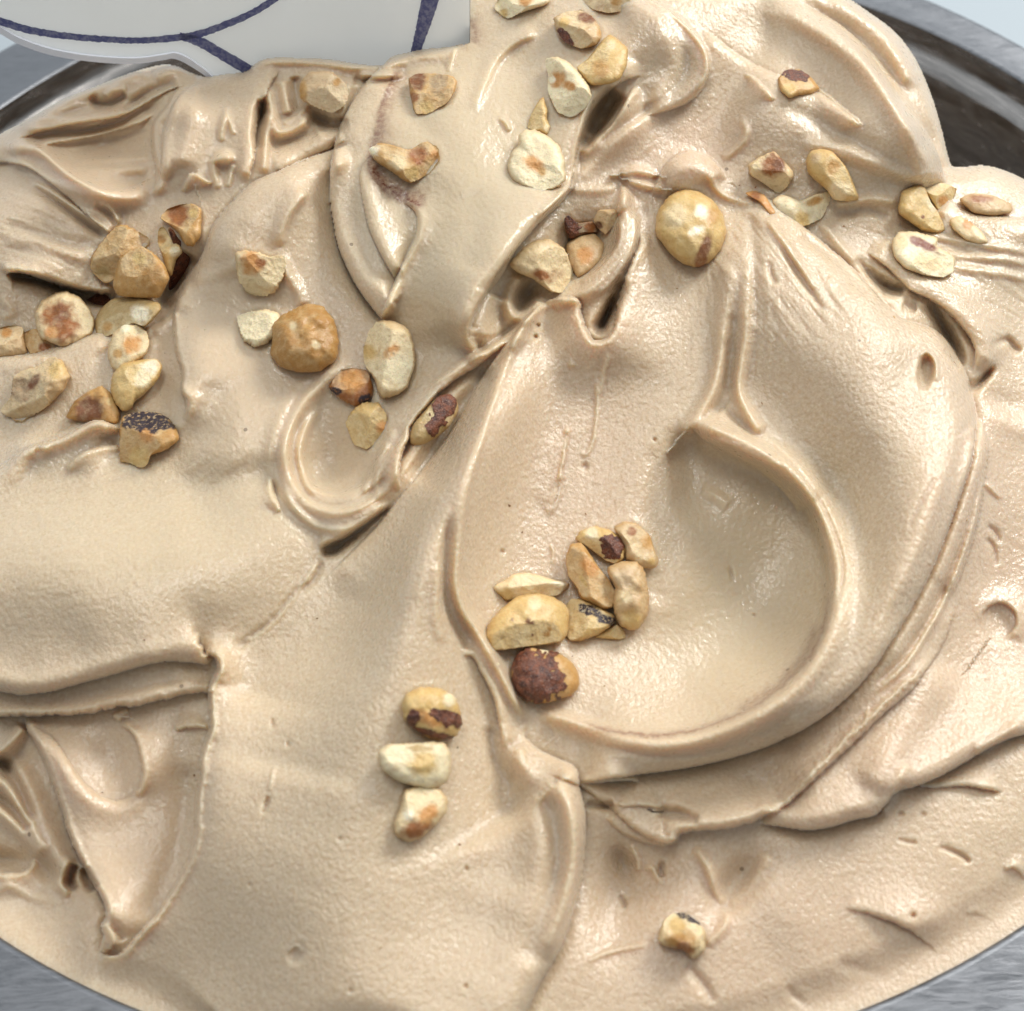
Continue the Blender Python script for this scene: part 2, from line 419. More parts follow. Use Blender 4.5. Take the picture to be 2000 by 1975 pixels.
# loose strand beside the spine, below the nut cluster
fold('H', 'L', [(820, 20, 10), (880, 20, 14), (930, 110, 20), (985, 230, 22), (1010, 330, 22), (1030, 440, 14), (1035, 520, 6)], w=10, L=22, jag=.2)
ridge('H', [(980, 380, -8, 12), (985, 500, -10, 14), (1030, 640, -8, 16), (1130, 720, -4, 20)])
ridge('H', [(1130, 480, 10, 14), (1140, 580, 16, 20), (1180, 680, 14, 26), (1290, 760, 10, 34)])
ridge('H', [(1230, 720, -10, 20), (1310, 880, -22, 22), (1340, 1060, -24, 24), (1320, 1240, -20, 26), (1260, 1450, -14, 28), (1150, 1700, -8, 28)])
ridge('H', [(1290, 640, 10, 18), (1390, 800, 18, 20), (1420, 980, 20, 20), (1405, 1180, 18, 20), (1340, 1400, 14, 22), (1240, 1640, 8, 24)])
ridge('H', [(1000, 560, -6, 30), (1060, 800, -12, 40), (1090, 1050, -10, 44), (1060, 1300, -6, 40)])
# wet crease between tongue and left lobe
ridge('D', [(1720, 1320, -7, 8), (1680, 1440, -6, 7), (1570, 1530, -6, 7), (1440, 1680, -7, 7), (1320, 1770, -8, 8), (1230, 1830, -7, 8)], jag=1.5)
ridge('D', [(1700, 1350, 5, 5), (1590, 1510, 5, 5), (1430, 1700, 6, 5), (1270, 1800, 5, 5)], jag=1.8)
# crease beneath the U swirl
ridge('E', [(60, 1310, -8, 14, 6), (140, 1290, -34, 14, 10), (240, 1220, -22, 8, 7), (340, 1140, -16, 8, 6), (450, 1050, -10, 7, 6)], e=.1, jag=1.2)
fold('E', 'L', [(60, 1290, 10), (180, 1240, 24), (260, 1190, 22), (380, 1110, 20), (450, 1055, 12)], w=10, L=40, jag=1.4)

# ---- left lobe and sheet under it
fold('G', 'L', [(-140, 170, 44), (0, 205, 46), (110, 222, 46), (230, 215, 46), (340, 190, 44), (450, 160, 42), (570, 125, 40), (700, 88, 36), (800, 60, 34), (910, 45, 32), (1010, 50, 30), (1090, 60, 26), (1125, 40, 16), (1140, 15, 6)], w=34, L=150, jag=.7, lip=4, ends=(0, 1), e=.04, under=8)
fold('G', 'L', [(-140, 300, 46), (0, 335, 46), (90, 338, 46), (200, 340, 44), (340, 330, 40), (470, 320, 38), (560, 300, 36), (640, 285, 36), (740, 285, 34), (830, 255, 32), (900, 245, 28), (1000, 215, 26), (1110, 212, 20), (1150, 205, 14)], w=12, L=75, jag=1.6, ends=(0, 1), e=.04, under=9)
ridge('G', [(-60, 270, -8, 26, 16), (300, 265, -9, 26, 14), (640, 200, -10, 22, 10), (1000, 130, -8, 22, 8)], ends=(0, 1))
fold('G', 'L', [(930, 415, 8), (1010, 402, 14), (1110, 405, 12)], w=6, L=30, jag=1.5)
# ragged crest of the left lobe
ridge('D', [(-40, 960, 14, 26), (60, 870, 18, 24), (140, 770, 22, 22, 18), (230, 735, 20, 18), (330, 700, 20, 18), (430, 640, 26, 18), (520, 605, 30, 18, 20), (600, 640, 26, 16), (650, 690, 14, 16)], ends=(0, 1), e=.1)
fold('D', 'R', [(-60, 870, 18), (20, 830, 20), (110, 760, 24), (210, 720, 28), (330, 690, 30), (420, 640, 34), (500, 602, 38), (570, 612, 36), (640, 650, 20)], w=12, L=60, jag=.6, under=16, ends=(0, 1))
bump('D', 240, 750, 7, 9, 7); bump('D', 200, 765, -7, 7, 6)
fold('D', 'R', [(340, 870, 4), (400, 800, 14), (480, 755, 15), (560, 735, 13), (650, 730, 8)], w=8, L=36, jag=.3)
streaks('D', [(20, 1250), (500, 1150), (1000, 950), (1350, 700)], 150, 13, .9, 5)

# ---- left sheet with the long torn edge (middle left)
fold('D', 'L', [(1010, -160, 10), (950, -60, 18), (930, 20, 24), (925, 110, 30), (930, 190, 30), (950, 280, 30), (972, 350, 30), (962, 440, 30), (990, 500, 28), (985, 560, 22), (960, 610, 8)], w=10, L=75, jag=1.3, lip=2)
bump('D', 1000, 455, 9, 22, 14, 30); bump('D', 960, 620, 8, 40, 14, -20)
fold('A', 'R', [(860, 1640, 14), (960, 1520, 20), (1060, 1380, 30), (1115, 1260, 36), (1150, 1180, 36), (1240, 1070, 36), (1340, 980, 34), (1480, 910, 34), (1640, 840, 34), (1800, 790, 30), (1870, 770, 22)], w=30, L=110, jag=.2, e=.08, under=14)
ridge('A', [(1500, 1320, 3, 14, 8), (1500, 1240, 12, 18, 8), (1550, 1120, 14, 20, 8), (1640, 1010, 10, 20, 8)])
ridge('A', [(1490, 1350, 8, 10), (1520, 1440, 10, 12, 9), (1590, 1560, 8, 14, 9), (1620, 1640, 3, 12)])
ridge('A', [(1010, 1500, 3, 12), (1200, 1440, 5, 14), (1400, 1380, 4, 12)])
fold('D', 'R', [(750, 160, 6), (800, 100, 12), (870, 60, 12), (940, 10, 8)], w=9, L=40)

# ---- U swirl
ridge('D', [(1900, 260, 10, 16), (1700, 400, 20, 20), (1560, 560, 26, 22), (1510, 720, 30, 24), (1530, 880, 32, 26), (1620, 1010, 34, 28), (1760, 1080, 34, 28), (1900, 1060, 34, 28), (2040, 980, 32, 28), (2160, 840, 30, 26), (2300, 640, 26, 22), (2440, 460, 20, 18), (2600, 330, 16, 14)], e=.08)
ridge('D', [(1760, 330, -8, 10), (1600, 470, -12, 11), (1510, 640, -14, 11), (1470, 800, -12, 10), (1500, 960, -8, 10)], e=.2)
ridge('D', [(1700, 520, 8, 7), (1630, 640, 10, 8), (1600, 780, 12, 8), (1640, 930, 14, 9), (1700, 980, 14, 9), (1820, 1000, 12, 8), (1960, 940, 10, 8), (2080, 800, 9, 8), (2200, 640, 8, 8)])
ridge('D', [(1620, 560, -7, 7), (1560, 720, -9, 7), (1580, 900, -9, 7), (1660, 1020, -9, 7), (1800, 1060, -9, 7), (1950, 1010, -8, 7), (2100, 860, -8, 7)])
ridge('D', [(1500, 930, 6, 7), (1560, 1060, 9, 8), (1680, 1160, 10, 9), (1820, 1180, 10, 9), (1960, 1130, 8, 9), (2050, 1060, 5, 8)])
bump('E', 130, 830, -36, 60, 80, 25)
bump('E', 60, 560, -16, 60, 80, 20)
fold('D', 'R', [(1440, 900, 5), (1470, 1000, 14), (1500, 1090, 8)], w=6, L=20)
bump('D', 1462, 975, -12, 6, 16, -10)
# ribbon edge that borders the skinned nut (right side of U)
fold('E', 'L', [(500, 980, 26), (487, 900, 30), (500, 800, 30), (540, 700, 30), (550, 640, 30), (620, 550, 28), (700, 460, 26), (800, 380, 24), (900, 320, 22), (1000, 240, 18), (1090, 170, 12)], w=9, L=40, jag=1.0, lip=2, under=8)
ridge('E', [(640, 430, 5, 6), (800, 330, 9, 7), (950, 230, 10, 7), (1100, 120, 8, 6), (1180, 50, 5, 6)])
ridge('E', [(380, 1040, 5, 7), (370, 900, 8, 8), (400, 780, 8, 8), (480, 640, 6, 8)])
ridge('E', [(300, 1000, 4, 7), (340, 880, 7, 7), (440, 720, 6, 7)])
ridge('E', [(560, 940, -16, 20), (640, 800, -26, 26), (740, 640, -28, 26), (860, 460, -22, 20), (990, 300, -12, 12)])
streaks('D', [(1560, 620), (1560, 900), (1760, 1080), (2050, 950), (2350, 560)], 60, 8, 1.6, 9)

# ---- upper centre blob: left edge in two layers
fold('B', 'L', [(470, 300, 8), (380, 370, 26), (290, 470, 40), (200, 620, 48), (150, 760, 52), (125, 900, 54), (122, 1040, 54), (140, 1180, 54), (170, 1330, 54), (230, 1460, 52), (300, 1580, 48), (390, 1690, 40), (440, 1720, 16)], w=34, L=110, jag=.4, ends=(1, 1), e=.05, under=16)
fold('B', 'L', [(350, 820, 4), (290, 900, 12), (285, 1010, 18), (320, 1180, 22), (370, 1310, 24), (430, 1420, 22), (480, 1500, 16)], w=18, L=50, jag=.2)
ridge('B', [(240, 700, -4, 20), (210, 900, -7, 22), (230, 1150, -8, 22), (310, 1380, -8, 22), (400, 1540, -4, 18)])
fold('B', 'L', [(500, 1070, 5), (560, 1115, 9), (585, 1170, 14), (575, 1260, 18), (540, 1340, 20), (490, 1450, 22), (440, 1560, 24), (405, 1640, 26), (385, 1700, 18)], w=11, L=130, jag=.4, under=4, lip=2)
ridge('B', [(400, 470, -3, 30), (340, 700, -6, 34), (340, 900, -6, 30), (480, 1060, -5, 30)])
# blob: right wet crest and drop
fold('B', 'R', [(880, 1840, 6), (870, 1760, 26), (900, 1660, 40), (960, 1560, 46), (1040, 1460, 50), (1110, 1340, 52), (1200, 1220, 52), (1300, 1130, 46), (1370, 1060, 40), (1410, 960, 40), (1430, 840, 48), (1460, 720, 54), (1510, 600, 50), (1600, 500, 40), (1690, 430, 28), (1800, 400, 10)][::-1], w=22, L=75, jag=.5, e=.06)
ridge('B', [(1540, 460, 5, 6), (1480, 600, 9, 6), (1430, 780, 10, 6), (1410, 950, 11, 7), (1330, 1060, 10, 8), (1200, 1180, 6, 10)], jag=.5)
ridge('B', [(870, 1740, 12, 8), (865, 1810, 14, 9), (910, 1850, 12, 8)])
bump('B', 700, 1760, 18, 90, 40, 10)
# soft dent and curl lines on top of blob
ridge('B', [(880, 600, 3, 10), (950, 430, 9, 16, 9), (1010, 310, 12, 20, 9), (1110, 220, 12, 20, 9), (1240, 170, 8, 18, 8)])
bump('B', 1100, 330, -10, 60, 40, -30)
ridge('B', [(850, 1000, -3, 30), (900, 1200, -5, 30), (840, 1450, -3, 30)])
ridge('B', [(1020, 625, 3, 4), (1060, 655, 9, 5), (1080, 700, 5, 4)])
fold('B', 'L', [(760, 390, 3), (790, 300, 10), (800, 250, 8)], w=5, L=30)
ridge('B', [(430, 330, 2, 8), (580, 300, 8, 9), (720, 290, 6, 9), (800, 240, 4, 8)])
# swirl curl on the right of the blob (C tile)
fold('C', 'L', [(-330, -60, 20), (-160, -50, 30), (-20, 30, 36), (90, 120, 40), (180, 200, 42), (225, 290, 42), (232, 380, 42), (190, 480, 38), (110, 550, 30), (0, 590, 22), (-120, 620, 10)][::-1], w=26, L=50, jag=.2, e=.08)
ridge('C', [(-60, 90, 3, 10), (50, 160, -14, 20), (110, 260, -18, 22), (120, 370, -18, 22), (60, 470, -12, 18), (-30, 540, -4, 12)])
ridge('C', [(-150, -40, 4, 7), (20, 60, 8, 6), (140, 170, 10, 6), (215, 290, 10, 6), (215, 400, 9, 6), (150, 500, 6, 6)])
# hollow rims
ridge('M', [(1100, 1420, 8, 6), (1300, 1250, 12, 8), (1480, 1010, 10, 8), (1600, 820, 4, 8)])
ridge('M', [(1110, 1400, -20, 9), (1200, 1270, -36, 13), (1300, 1110, -50, 17), (1380, 960, -44, 17), (1470, 830, -24, 18)], e=.15, sharp=3)
fold('M', 'R', [(1090, 1425, 8), (1240, 1310, 20), (1400, 1160, 30), (1490, 1010, 34), (1560, 880, 24), (1640, 780, 8)], w=10, L=60, jag=.5)
bump('M', 1200, 1250, 10, 10, 10); bump('M', 1330, 1110, 10, 14, 10)
ridge('M', [(1050, 1700, 3, 14), (1300, 1480, 9, 18), (1500, 1280, 9, 18), (1800, 1080, 6, 16), (2000, 960, 3, 14)])
ridge('M', [(1250, 1360, -4, 10), (1500, 1180, -9, 10), (1750, 1000, -7, 10), (1950, 860, -3, 10)])
streaks('C', [(-200, 900), (100, 700), (300, 500), (420, 430)], 60, 14, .6, 12)
# ---- top right domes
fold('C', 'L', [(500, -60, 6), (650, -20, 16), (800, 60, 24), (950, 150, 30), (1080, 280, 34), (1180, 420, 40), (1270, 560, 44), (1370, 680, 48), (1440, 800, 50), (1480, 930, 50), (1500, 1010, 30)][::-1], w=40, L=85, jag=.1, e=.08, under=20)
ridge('C', [(560, 20, 8, 18), (860, 185, 20, 20), (1060, 350, 26, 22), (1240, 590, 30, 24), (1370, 810, 26, 24), (1440, 960, 12, 20)])
ridge('C', [(700, 0, -8, 14), (980, 170, -16, 18), (1200, 400, -20, 20), (1380, 680, -18, 18), (1470, 850, -8, 14)])
ridge('C', [(860, -40, 8, 14), (1000, 50, 18, 18), (1150, 160, 22, 20), (1250, 310, 22, 20), (1330, 480, 12, 18)])
ridge('C', [(300, 100, -6, 36), (600, 210, -20, 60), (850, 420, -26, 60), (1080, 620, -16, 50)])
ridge('C', [(640, 10, 4, 8), (800, 80, 6, 8), (960, 210, 7, 9), (1100, 380, 8, 10), (1250, 600, 8, 12), (1380, 800, 6, 12)])
fold('C', 'R', [(200, 150, 10), (340, 260, 16), (450, 330, 20), (600, 400, 22), (720, 450, 22), (830, 500, 20), (950, 590, 16), (1060, 690, 8)], w=16, L=90, jag=.6, under=6)
fold('C', 'R', [(420, 385, 4), (480, 410, 10), (540, 470, 12), (590, 530, 6)], w=5, L=22)
fold('C', 'R', [(800, 460, 4), (870, 500, 10), (940, 560, 12), (1000, 610, 10), (1060, 670, 5)], w=5, L=22, jag=1.4)
ridge('C', [(300, 850, 5, 7), (400, 770, 7, 7), (430, 700, 6, 7), (400, 620, 3, 7)])
ridge('C', [(600, 560, -4, 16), (800, 640, -8, 18), (1050, 780, -8, 18), (1300, 920, -4, 14)])
ridge('C', [(700, 760, 4, 12), (950, 800, 10, 16), (1200, 900, 12, 16), (1400, 1000, 6, 12)])
streaks('C', [(600, 740), (850, 780), (1150, 880), (1400, 990)], 50, 14, 1.0, 15)
# step down behind the right pocket of nuts
fold('C', 'R', [(1480, 1040, 10), (1620, 1130, 16), (1760, 1150, 20), (1920, 1165, 20), (2050, 1170, 16)], w=26, L=60, jag=.3)
ridge('C', [(900, 1090, 4, 8), (1100, 1060, 9, 9), (1240, 1080, 6, 8)])
ridge('C', [(880, 1150, -5, 12), (1080, 1120, -8, 12), (1200, 1170, -5, 12)])
for k, (a, b, s_) in enumerate([(1340, 1290, 1.6), (1400, 1370, 1.2), (1260, 1230, 1.4)]):
    ridge('C', [(1250, a - 40, 3, 7), (1550, a + 20, 7, 8), (1800, b + 90, 6, 8), (2000, b + 130, 4, 8)])
streaks('C', [(1000, 1230), (1350, 1400), (1650, 1500), (1980, 1700)], 120, 13, 1.5, 17)
# cracks right of the shell
ridge('C', [(1000, 1370, -4, 8), (1100, 1470, -26, 12, 8), (1180, 1530, -44, 13, 10), (1260, 1545, -26, 9, 9), (1280, 1560, -4, 8)], e=.1, jag=.8)
ridge('C', [(1260, 1620, -6, 9), (1340, 1640, -12, 12)])
ridge('C', [(1390, 1590, -8, 9), (1440, 1680, -34, 12, 9), (1500, 1790, -50, 14, 9), (1550, 1880, -44, 12, 8), (1590, 1960, -14, 8)], e=.15, jag=.6)
fold('C', 'R', [(1050, 1330, 10), (1200, 1440, 24), (1300, 1540, 30), (1400, 1590, 36), (1520, 1680, 40), (1620, 1800, 36), (1650, 1900, 26), (1640, 1990, 12)][::-1], w=24, L=55, jag=.5)
ridge('C', [(1700, 1860, 3, 9), (1810, 1810, -12, 8), (1860, 1850, -14, 8), (1900, 1880, -6, 7)], jag=1)
ridge('F', [(1600, 450, -5, 10), (1660, 410, -26, 8), (1710, 360, -28, 7), (1760, 300, -8, 7)], e=.25, jag=1)
bump('F', 1750, 520, -12, 60, 30, 20)
ridge('F', [(1640, 460, 3, 16), (1750, 560, 10, 22), (1900, 640, 8, 24)], ends=(1, 0))

# ---- right shell outline
fold('Z', 'R', [(1400, 345, 10), (1450, 375, 22), (1520, 430, 30), (1590, 490, 34), (1650, 550, 36), (1700, 600, 36), (1760, 620, 40), (1800, 660, 46), (1830, 730, 52), (1842, 800, 58), (1830, 880, 62), (1795, 980, 64), (1755, 1080, 64), (1700, 1180, 64), (1640, 1270, 62), (1570, 1340, 60), (1490, 1390, 56), (1400, 1425, 54), (1300, 1448, 52), (1200, 1462, 46), (1130, 1472, 34), (1085, 1475, 12)], w=40, L=70, jag=.35, e=.04, under=20)
# rim ridge of the bowl
ridge('Z', [(1010, 1372, 8, 12), (1040, 1352, 20, 13, 16), (1100, 1368, 28, 13, 22), (1180, 1392, 36, 14, 28), (1270, 1398, 42, 14, 31), (1370, 1375, 50, 14, 33), (1460, 1325, 56, 14, 35), (1530, 1255, 62, 15, 37), (1570, 1160, 68, 15, 38), (1575, 1060, 68, 16, 37), (1545, 960, 66, 17, 34), (1490, 890, 60, 20, 29), (1420, 845, 52, 26, 22), (1350, 812, 48, 30, 16), (1300, 800, 36, 22, 12)], e=.04)
ridge('Z', [(1130, 1372, 7, 4), (1270, 1383, 9, 4), (1400, 1345, 10, 4), (1500, 1275, 10, 4), (1556, 1160, 10, 4), (1562, 1050, 10, 4), (1525, 950, 8, 4)], jag=.9)
ridge('Z', [(1582, 1140, -7, 5), (1590, 1060, -8, 5), (1555, 960, -7, 5), (1500, 880, -6, 5), (1430, 820, -6, 5)])
ridge('Z', [(1100, 1400, -5, 8), (1250, 1425, -7, 8), (1400, 1400, -7, 8), (1520, 1330, -6, 8)])
# hook: twin ridges running up from the bowl's tip
ridge('F', [(120, 640, 26, 12), (200, 540, 26, 14), (260, 420, 22, 14), (290, 280, 16, 13), (300, 120, 12, 14), (310, -60, 8, 16), (330, -250, 4, 18)], e=.06, ends=(0, 1))
ridge('F', [(520, 680, 20, 12), (440, 560, 24, 12), (390, 440, 24, 12), (400, 300, 20, 12), (420, 160, 14, 13), (430, -20, 9, 14), (420, -220, 4, 14)], e=.06, ends=(1, 1))
ridge('F', [(330, 480, -8, 12), (340, 360, -12, 12), (355, 200, -10, 13), (360, 20, -6, 13)])
ridge('F', [(240, 700, 10, 8), (360, 740, 10, 8), (480, 800, 9, 8), (600, 880, 8, 8), (700, 990, 8, 8)])
ridge('F', [(300, 520, -6, 8), (400, 620, -8, 8), (520, 720, -8, 8), (640, 840, -6, 8)])
ridge('F', [(70, 660, -24, 30, 16), (90, 800, -30, 40, 20), (100, 950, -22, 40, 20), (80, 1120, -12, 36, 20)])
fold('F', 'L', [(110, 610, 16), (190, 700, 27), (320, 770, 30), (450, 840, 27), (560, 920, 18), (650, 1010, 14), (720, 1110, 10)], w=46, L=46, jag=.2)
ridge('F', [(190, 970, 3, 12), (260, 1000, 6, 12), (340, 1060, 3, 14)])
# valley between panel and bowl
ridge('E', [(1840, 700, -3, 24), (1860, 900, -8, 26), (1850, 1100, -12, 28), (1900, 1300, -12, 36), (1800, 1600, -8, 40)])
# grooves radiating from the shell top
for a in [[(540, 1370, 2, 7), (560, 1440, -8, 6), (590, 1520, -6, 6)], [(580, 1230, 3, 7), (660, 1380, -9, 7), (740, 1500, -10, 7), (850, 1670, -5, 6)], [(530, 1150, 10, 10, 7), (620, 1270, 10, 10, 7), (720, 1420, 7, 9, 7), (800, 1560, 4, 9)],
          [(700, 1240, -6, 9), (850, 1340, -9, 10), (980, 1460, -8, 10), (1100, 1600, -4, 10)], [(820, 1170, 6, 8), (950, 1330, 8, 8), (1080, 1470, 6, 7)], [(440, 1120, -8, 12), (470, 1300, -10, 14), (480, 1500, -8, 14), (470, 1750, -5, 14)],
          [(330, 1350, 3, 14), (340, 1600, 5, 14), (330, 1850, 4, 14)], [(280, 900, 4, 6), (250, 960, 10, 7), (300, 1030, 10, 7), (400, 1070, 8, 8), (480, 1080, 8, 8)]]:
    ridge('C', a)
bump('C', 130, 940, 26, 56, 44, 15, 3); fold('C', 'R', [(-80, 1040, 6), (-30, 930, 18), (30, 845, 26), (120, 806, 28), (210, 822, 28), (280, 880, 24), (330, 960, 10)], w=26, L=44, jag=.1, under=5); bump('C', 980, 1510, -4, 18, 12)
streaks('C', [(380, 1100), (600, 1400), (900, 1800)], 110, 10, 1.6, 21)
streaks('F', [(350, -250), (380, 50), (350, 400)], 90, 10, 1.6, 22)
# small pits on the shell
bump('F', 1385, 340, -26, 15, 32, 8, 5); ridge('F', [(1345, 270, 4, 4), (1390, 240, 6, 4), (1440, 300, 6, 4), (1440, 400, 4, 4)])
ridge('F', [(1480, 215, -6, 4), (1530, 270, -9, 4), (1570, 325, -5, 4)])
bump('F', 350, 1420, -5, 4, 12, -15); bump('F', 470, 1640, -4, 3, 3); ridge('F', [(1290, 1180, -3, 5), (1350, 1060, -4, 6), (1440, 900, -3, 6)])

# ---- panel with streaks in the middle
for a in [[(1390, 620, 2, 4), (1380, 720, 5, 4, 3), (1350, 880, 6, 4, 3), (1340, 1000, 5, 4, 3), (1290, 1130, 3, 4)], [(1540, 350, 2, 5), (1545, 500, 4, 4), (1530, 680, 5, 4), (1490, 780, 4, 4), (1440, 760, 3, 4)],
          [(1610, 240, 3, 5), (1580, 340, 5, 5), (1550, 480, 3, 5)], [(1290, 1260, 3, 3), (1310, 1300, 4, 3), (1300, 1370, 2, 3)]]:
    ridge('E', a, jag=.8)
fold('E', 'R', [(1385, 640, 3), (1370, 800, 6), (1345, 930, 7), (1320, 1040, 6), (1285, 1130, 3)], w=4, L=30, jag=1.6)
for x, y, h, r in [(1410, 305, 6, 6), (1385, 660, 7, 5), (1350, 905, 8, 5), (1480, 850, -6, 7), (1230, 97, -14, 4), (1217, 157, -12, 4), (1040, 1300, -7, 4), (480, 1410, -6, 3), (1850, 705, -7, 3)]:
    bump('E', x, y, h, r)
# torn top of the panel and the twisted strand above it
fold('B', 'R', [(1240, 1650, 10), (1300, 1590, 24), (1390, 1580, 30), (1450, 1600, 34), (1465, 1680, 40), (1520, 1810, 44), (1600, 1790, 44), (1640, 1700, 40), (1650, 1600, 36), (1700, 1460, 30), (1760, 1330, 22), (1790, 1200, 12)], w=9, L=60, jag=1.8, under=14)
ridge('B', [(1700, 980, 12, 8), (1690, 1080, 22, 14), (1700, 1200, 30, 20, 22), (1680, 1330, 34, 24), (1600, 1440, 34, 24), (1500, 1540, 32, 20), (1400, 1590, 24, 14), (1300, 1610, 12, 10)], e=.08)
ridge('B', [(1740, 1120, 6, 6), (1745, 1250, 8, 6), (1700, 1380, 8, 6), (1620, 1500, 7, 6), (1530, 1580, 6, 6)])
ridge('B', [(1670, 1150, 8, 6), (1655, 1300, 8, 6), (1560, 1430, 8, 6), (1440, 1520, 7, 6)])
ridge('B', [(1700, 1480, -16, 10), (1640, 1600, -36, 12), (1570, 1720, -52, 14, 12), (1530, 1790, -34, 12)], e=.2)
ridge('B', [(1640, 1560, -14, 5), (1600, 1660, -34, 6), (1560, 1760, -30, 6)], e=.2)
fold('B', 'R', [(1670, 980, 5), (1660, 1060, 14), (1640, 1140, 12)][::-1], w=6, L=20, jag=1.2)
# stubs of gelato near (1240, 360)
ridge('B', [(1700, 920, 12, 9), (1760, 910, 16, 11), (1825, 925, 12, 9)], ends=(0, 0)); ridge('B', [(1730, 965, 12, 8), (1800, 985, 16, 9), (1870, 1000, 14, 8)], ends=(0, 0))
bump('B', 1050, 1640, -28, 42, 76, 35); bump('B', 1480, 1330, -20, 50, 60)
fold('E', 'L', [(1200, 20, 8), (1080, 170, 16), (980, 300, 20), (880, 460, 24), (780, 640, 28), (660, 810, 28), (520, 980, 26), (360, 1180, 22), (200, 1340, 14), (60, 1480, 6)], w=46, L=80, jag=.1, under=4)
fold('B', 'R', [(1440, 960, 8), (1407, 1010, 18), (1320, 1100, 26), (1227, 1190, 30), (1085, 1370, 34), (970, 1537, 36), (885, 1690, 34), (858, 1790, 30), (910, 1862, 20)], w=9, L=60, jag=.4, under=14, lip=3)
# pocket roll under the blob
ridge('B', [(1150, 1450, 22, 14), (1110, 1540, 30, 18), (1080, 1620, 32, 18), (1100, 1680, 30, 16), (1160, 1680, 28, 14), (1220, 1620, 24, 12), (1250, 1570, 14, 10)])
bump('B', 1160, 1560, -30, 22, 28, 20)
ridge('B', [(1000, 1560, 10, 26), (940, 1700, 12, 26), (930, 1800, 8, 22)])
bump('B', 1450, 1300, -34, 70, 50, -40)
ridge('B', [(900, 1790, -12, 12), (930, 1850, -20, 10), (1040, 1790, -16, 10), (1150, 1700, -10, 9)])
fold('B', 'R', [(820, 1900, 6), (930, 1860, 16), (1060, 1780, 18), (1150, 1700, 18), (1240, 1620, 12)], w=7, L=26, jag=.5)
fold('B', 'R', [(1060, 1860, 8), (1110, 1770, 14), (1180, 1680, 16), (1260, 1600, 10)], w=9, L=34, jag=.4)
bump('B', 1160, 1020, 8, 60, 40, 0); ridge('B', [(1400, 1010, 3, 9), (1540, 1010, 6, 10), (1660, 1000, 3, 9)])

# ---- right strands
fold('F', 'R', [(1640, 560, 6), (1690, 640, 14), (1715, 760, 20), (1700, 900, 24), (1680, 1050, 24), (1640, 1240, 20), (1590, 1380, 14), (1520, 1560, 8)], w=14, L=26, jag=.8)
ridge('F', [(1650, 640, 16, 14), (1640, 800, 24, 18), (1590, 1000, 26, 20), (1530, 1200, 26, 22), (1440, 1440, 26, 24), (1330, 1650, 26, 26), (1220, 1800, 26, 30), (1060, 1980, 24, 34), (860, 2130, 20, 36), (600, 2280, 14, 36)], e=.06)
ridge('F', [(1690, 700, 8, 5), (1680, 900, 10, 5), (1640, 1120, 10, 6), (1580, 1320, 9, 6), (1500, 1530, 9, 6), (1400, 1720, 9, 6), (1280, 1900, 9, 6), (1100, 2070, 8, 6)], jag=.6)
ridge('F', [(1700, 760, -10, 5), (1660, 1000, -12, 5), (1600, 1220, -12, 6), (1500, 1460, -12, 6), (1400, 1660, -10, 6), (1260, 1870, -10, 6), (1080, 2040, -9, 6)], jag=.8)
ridge('I', [(1400, 60, 5, 6), (1250, 190, 11, 7), (1100, 330, 12, 8), (960, 460, 12, 8), (820, 600, 11, 8), (680, 730, 7, 8)], jag=2.6)
streaks('I', [(1500, -100), (1200, 250), (850, 560), (500, 800)], 40, 8, 1.1, 31)
fold('I', 'R', [(1560, -300, 6), (1480, -60, 14), (1330, 170, 20), (1160, 330, 24), (980, 500, 26), (820, 650, 26), (680, 780, 24), (540, 880, 14)], w=10, L=60, jag=1.6)
ridge('I', [(1500, 40, 6, 26), (1350, 300, 10, 34), (1200, 520, 12, 36), (1080, 740, 10, 34)])
# bottom edges of the strands over the lower gelato
fold('I', 'L', [(-640, 640, 10), (-480, 700, 16), (-300, 820, 14), (-140, 960, 20), (0, 1020, 30), (60, 1000, 36), (90, 960, 40), (200, 945, 44), (330, 935, 44), (460, 905, 44), (560, 850, 36), (640, 845, 20)], w=16, L=52, jag=1.0, e=.07)
fold('I', 'L', [(480, 905, 10), (600, 925, 30), (740, 942, 40), (870, 930, 44), (1000, 890, 46), (1110, 870, 46), (1170, 810, 46), (1230, 740, 46), (1330, 710, 46), (1450, 660, 46), (1580, 590, 44), (1700, 520, 42), (1800, 470, 40), (1920, 430, 38), (2060, 370, 30)], w=26, L=70, jag=.5, ends=(1, 0), e=.05, under=14)
ridge('I', [(1140, 860, 8, 10), (1220, 720, 12, 12), (1300, 580, 8, 14)])
ridge('I', [(1640, 530, 7, 10), (1760, 460, 10, 10), (1900, 370, 6, 10)])
ridge('I', [(0, 850, -24, 12), (80, 860, -26, 12), (180, 895, -12, 8)], ends=(0, 1), jag=.6)
fold('H', 'L', [(1450, 690, 6), (1560, 690, 14), (1700, 680, 14), (1770, 690, 6)], w=6, L=24, jag=.8, under=10)
ridge('H', [(1480, 800, -12, 6), (1530, 810, -16, 7), (1620, 815, -18, 9), (1640, 810, -8, 6)], jag=1.6)
fold('H', 'L', [(1640, 815, 6), (1800, 815, 10), (1900, 830, 8)], w=5, L=24, jag=1.6)
fold('H', 'L', [(1580, 870, 4), (1680, 960, 12), (1790, 1010, 14), (1900, 1030, 12), (1990, 1000, 6)], w=9, L=30, jag=.8)
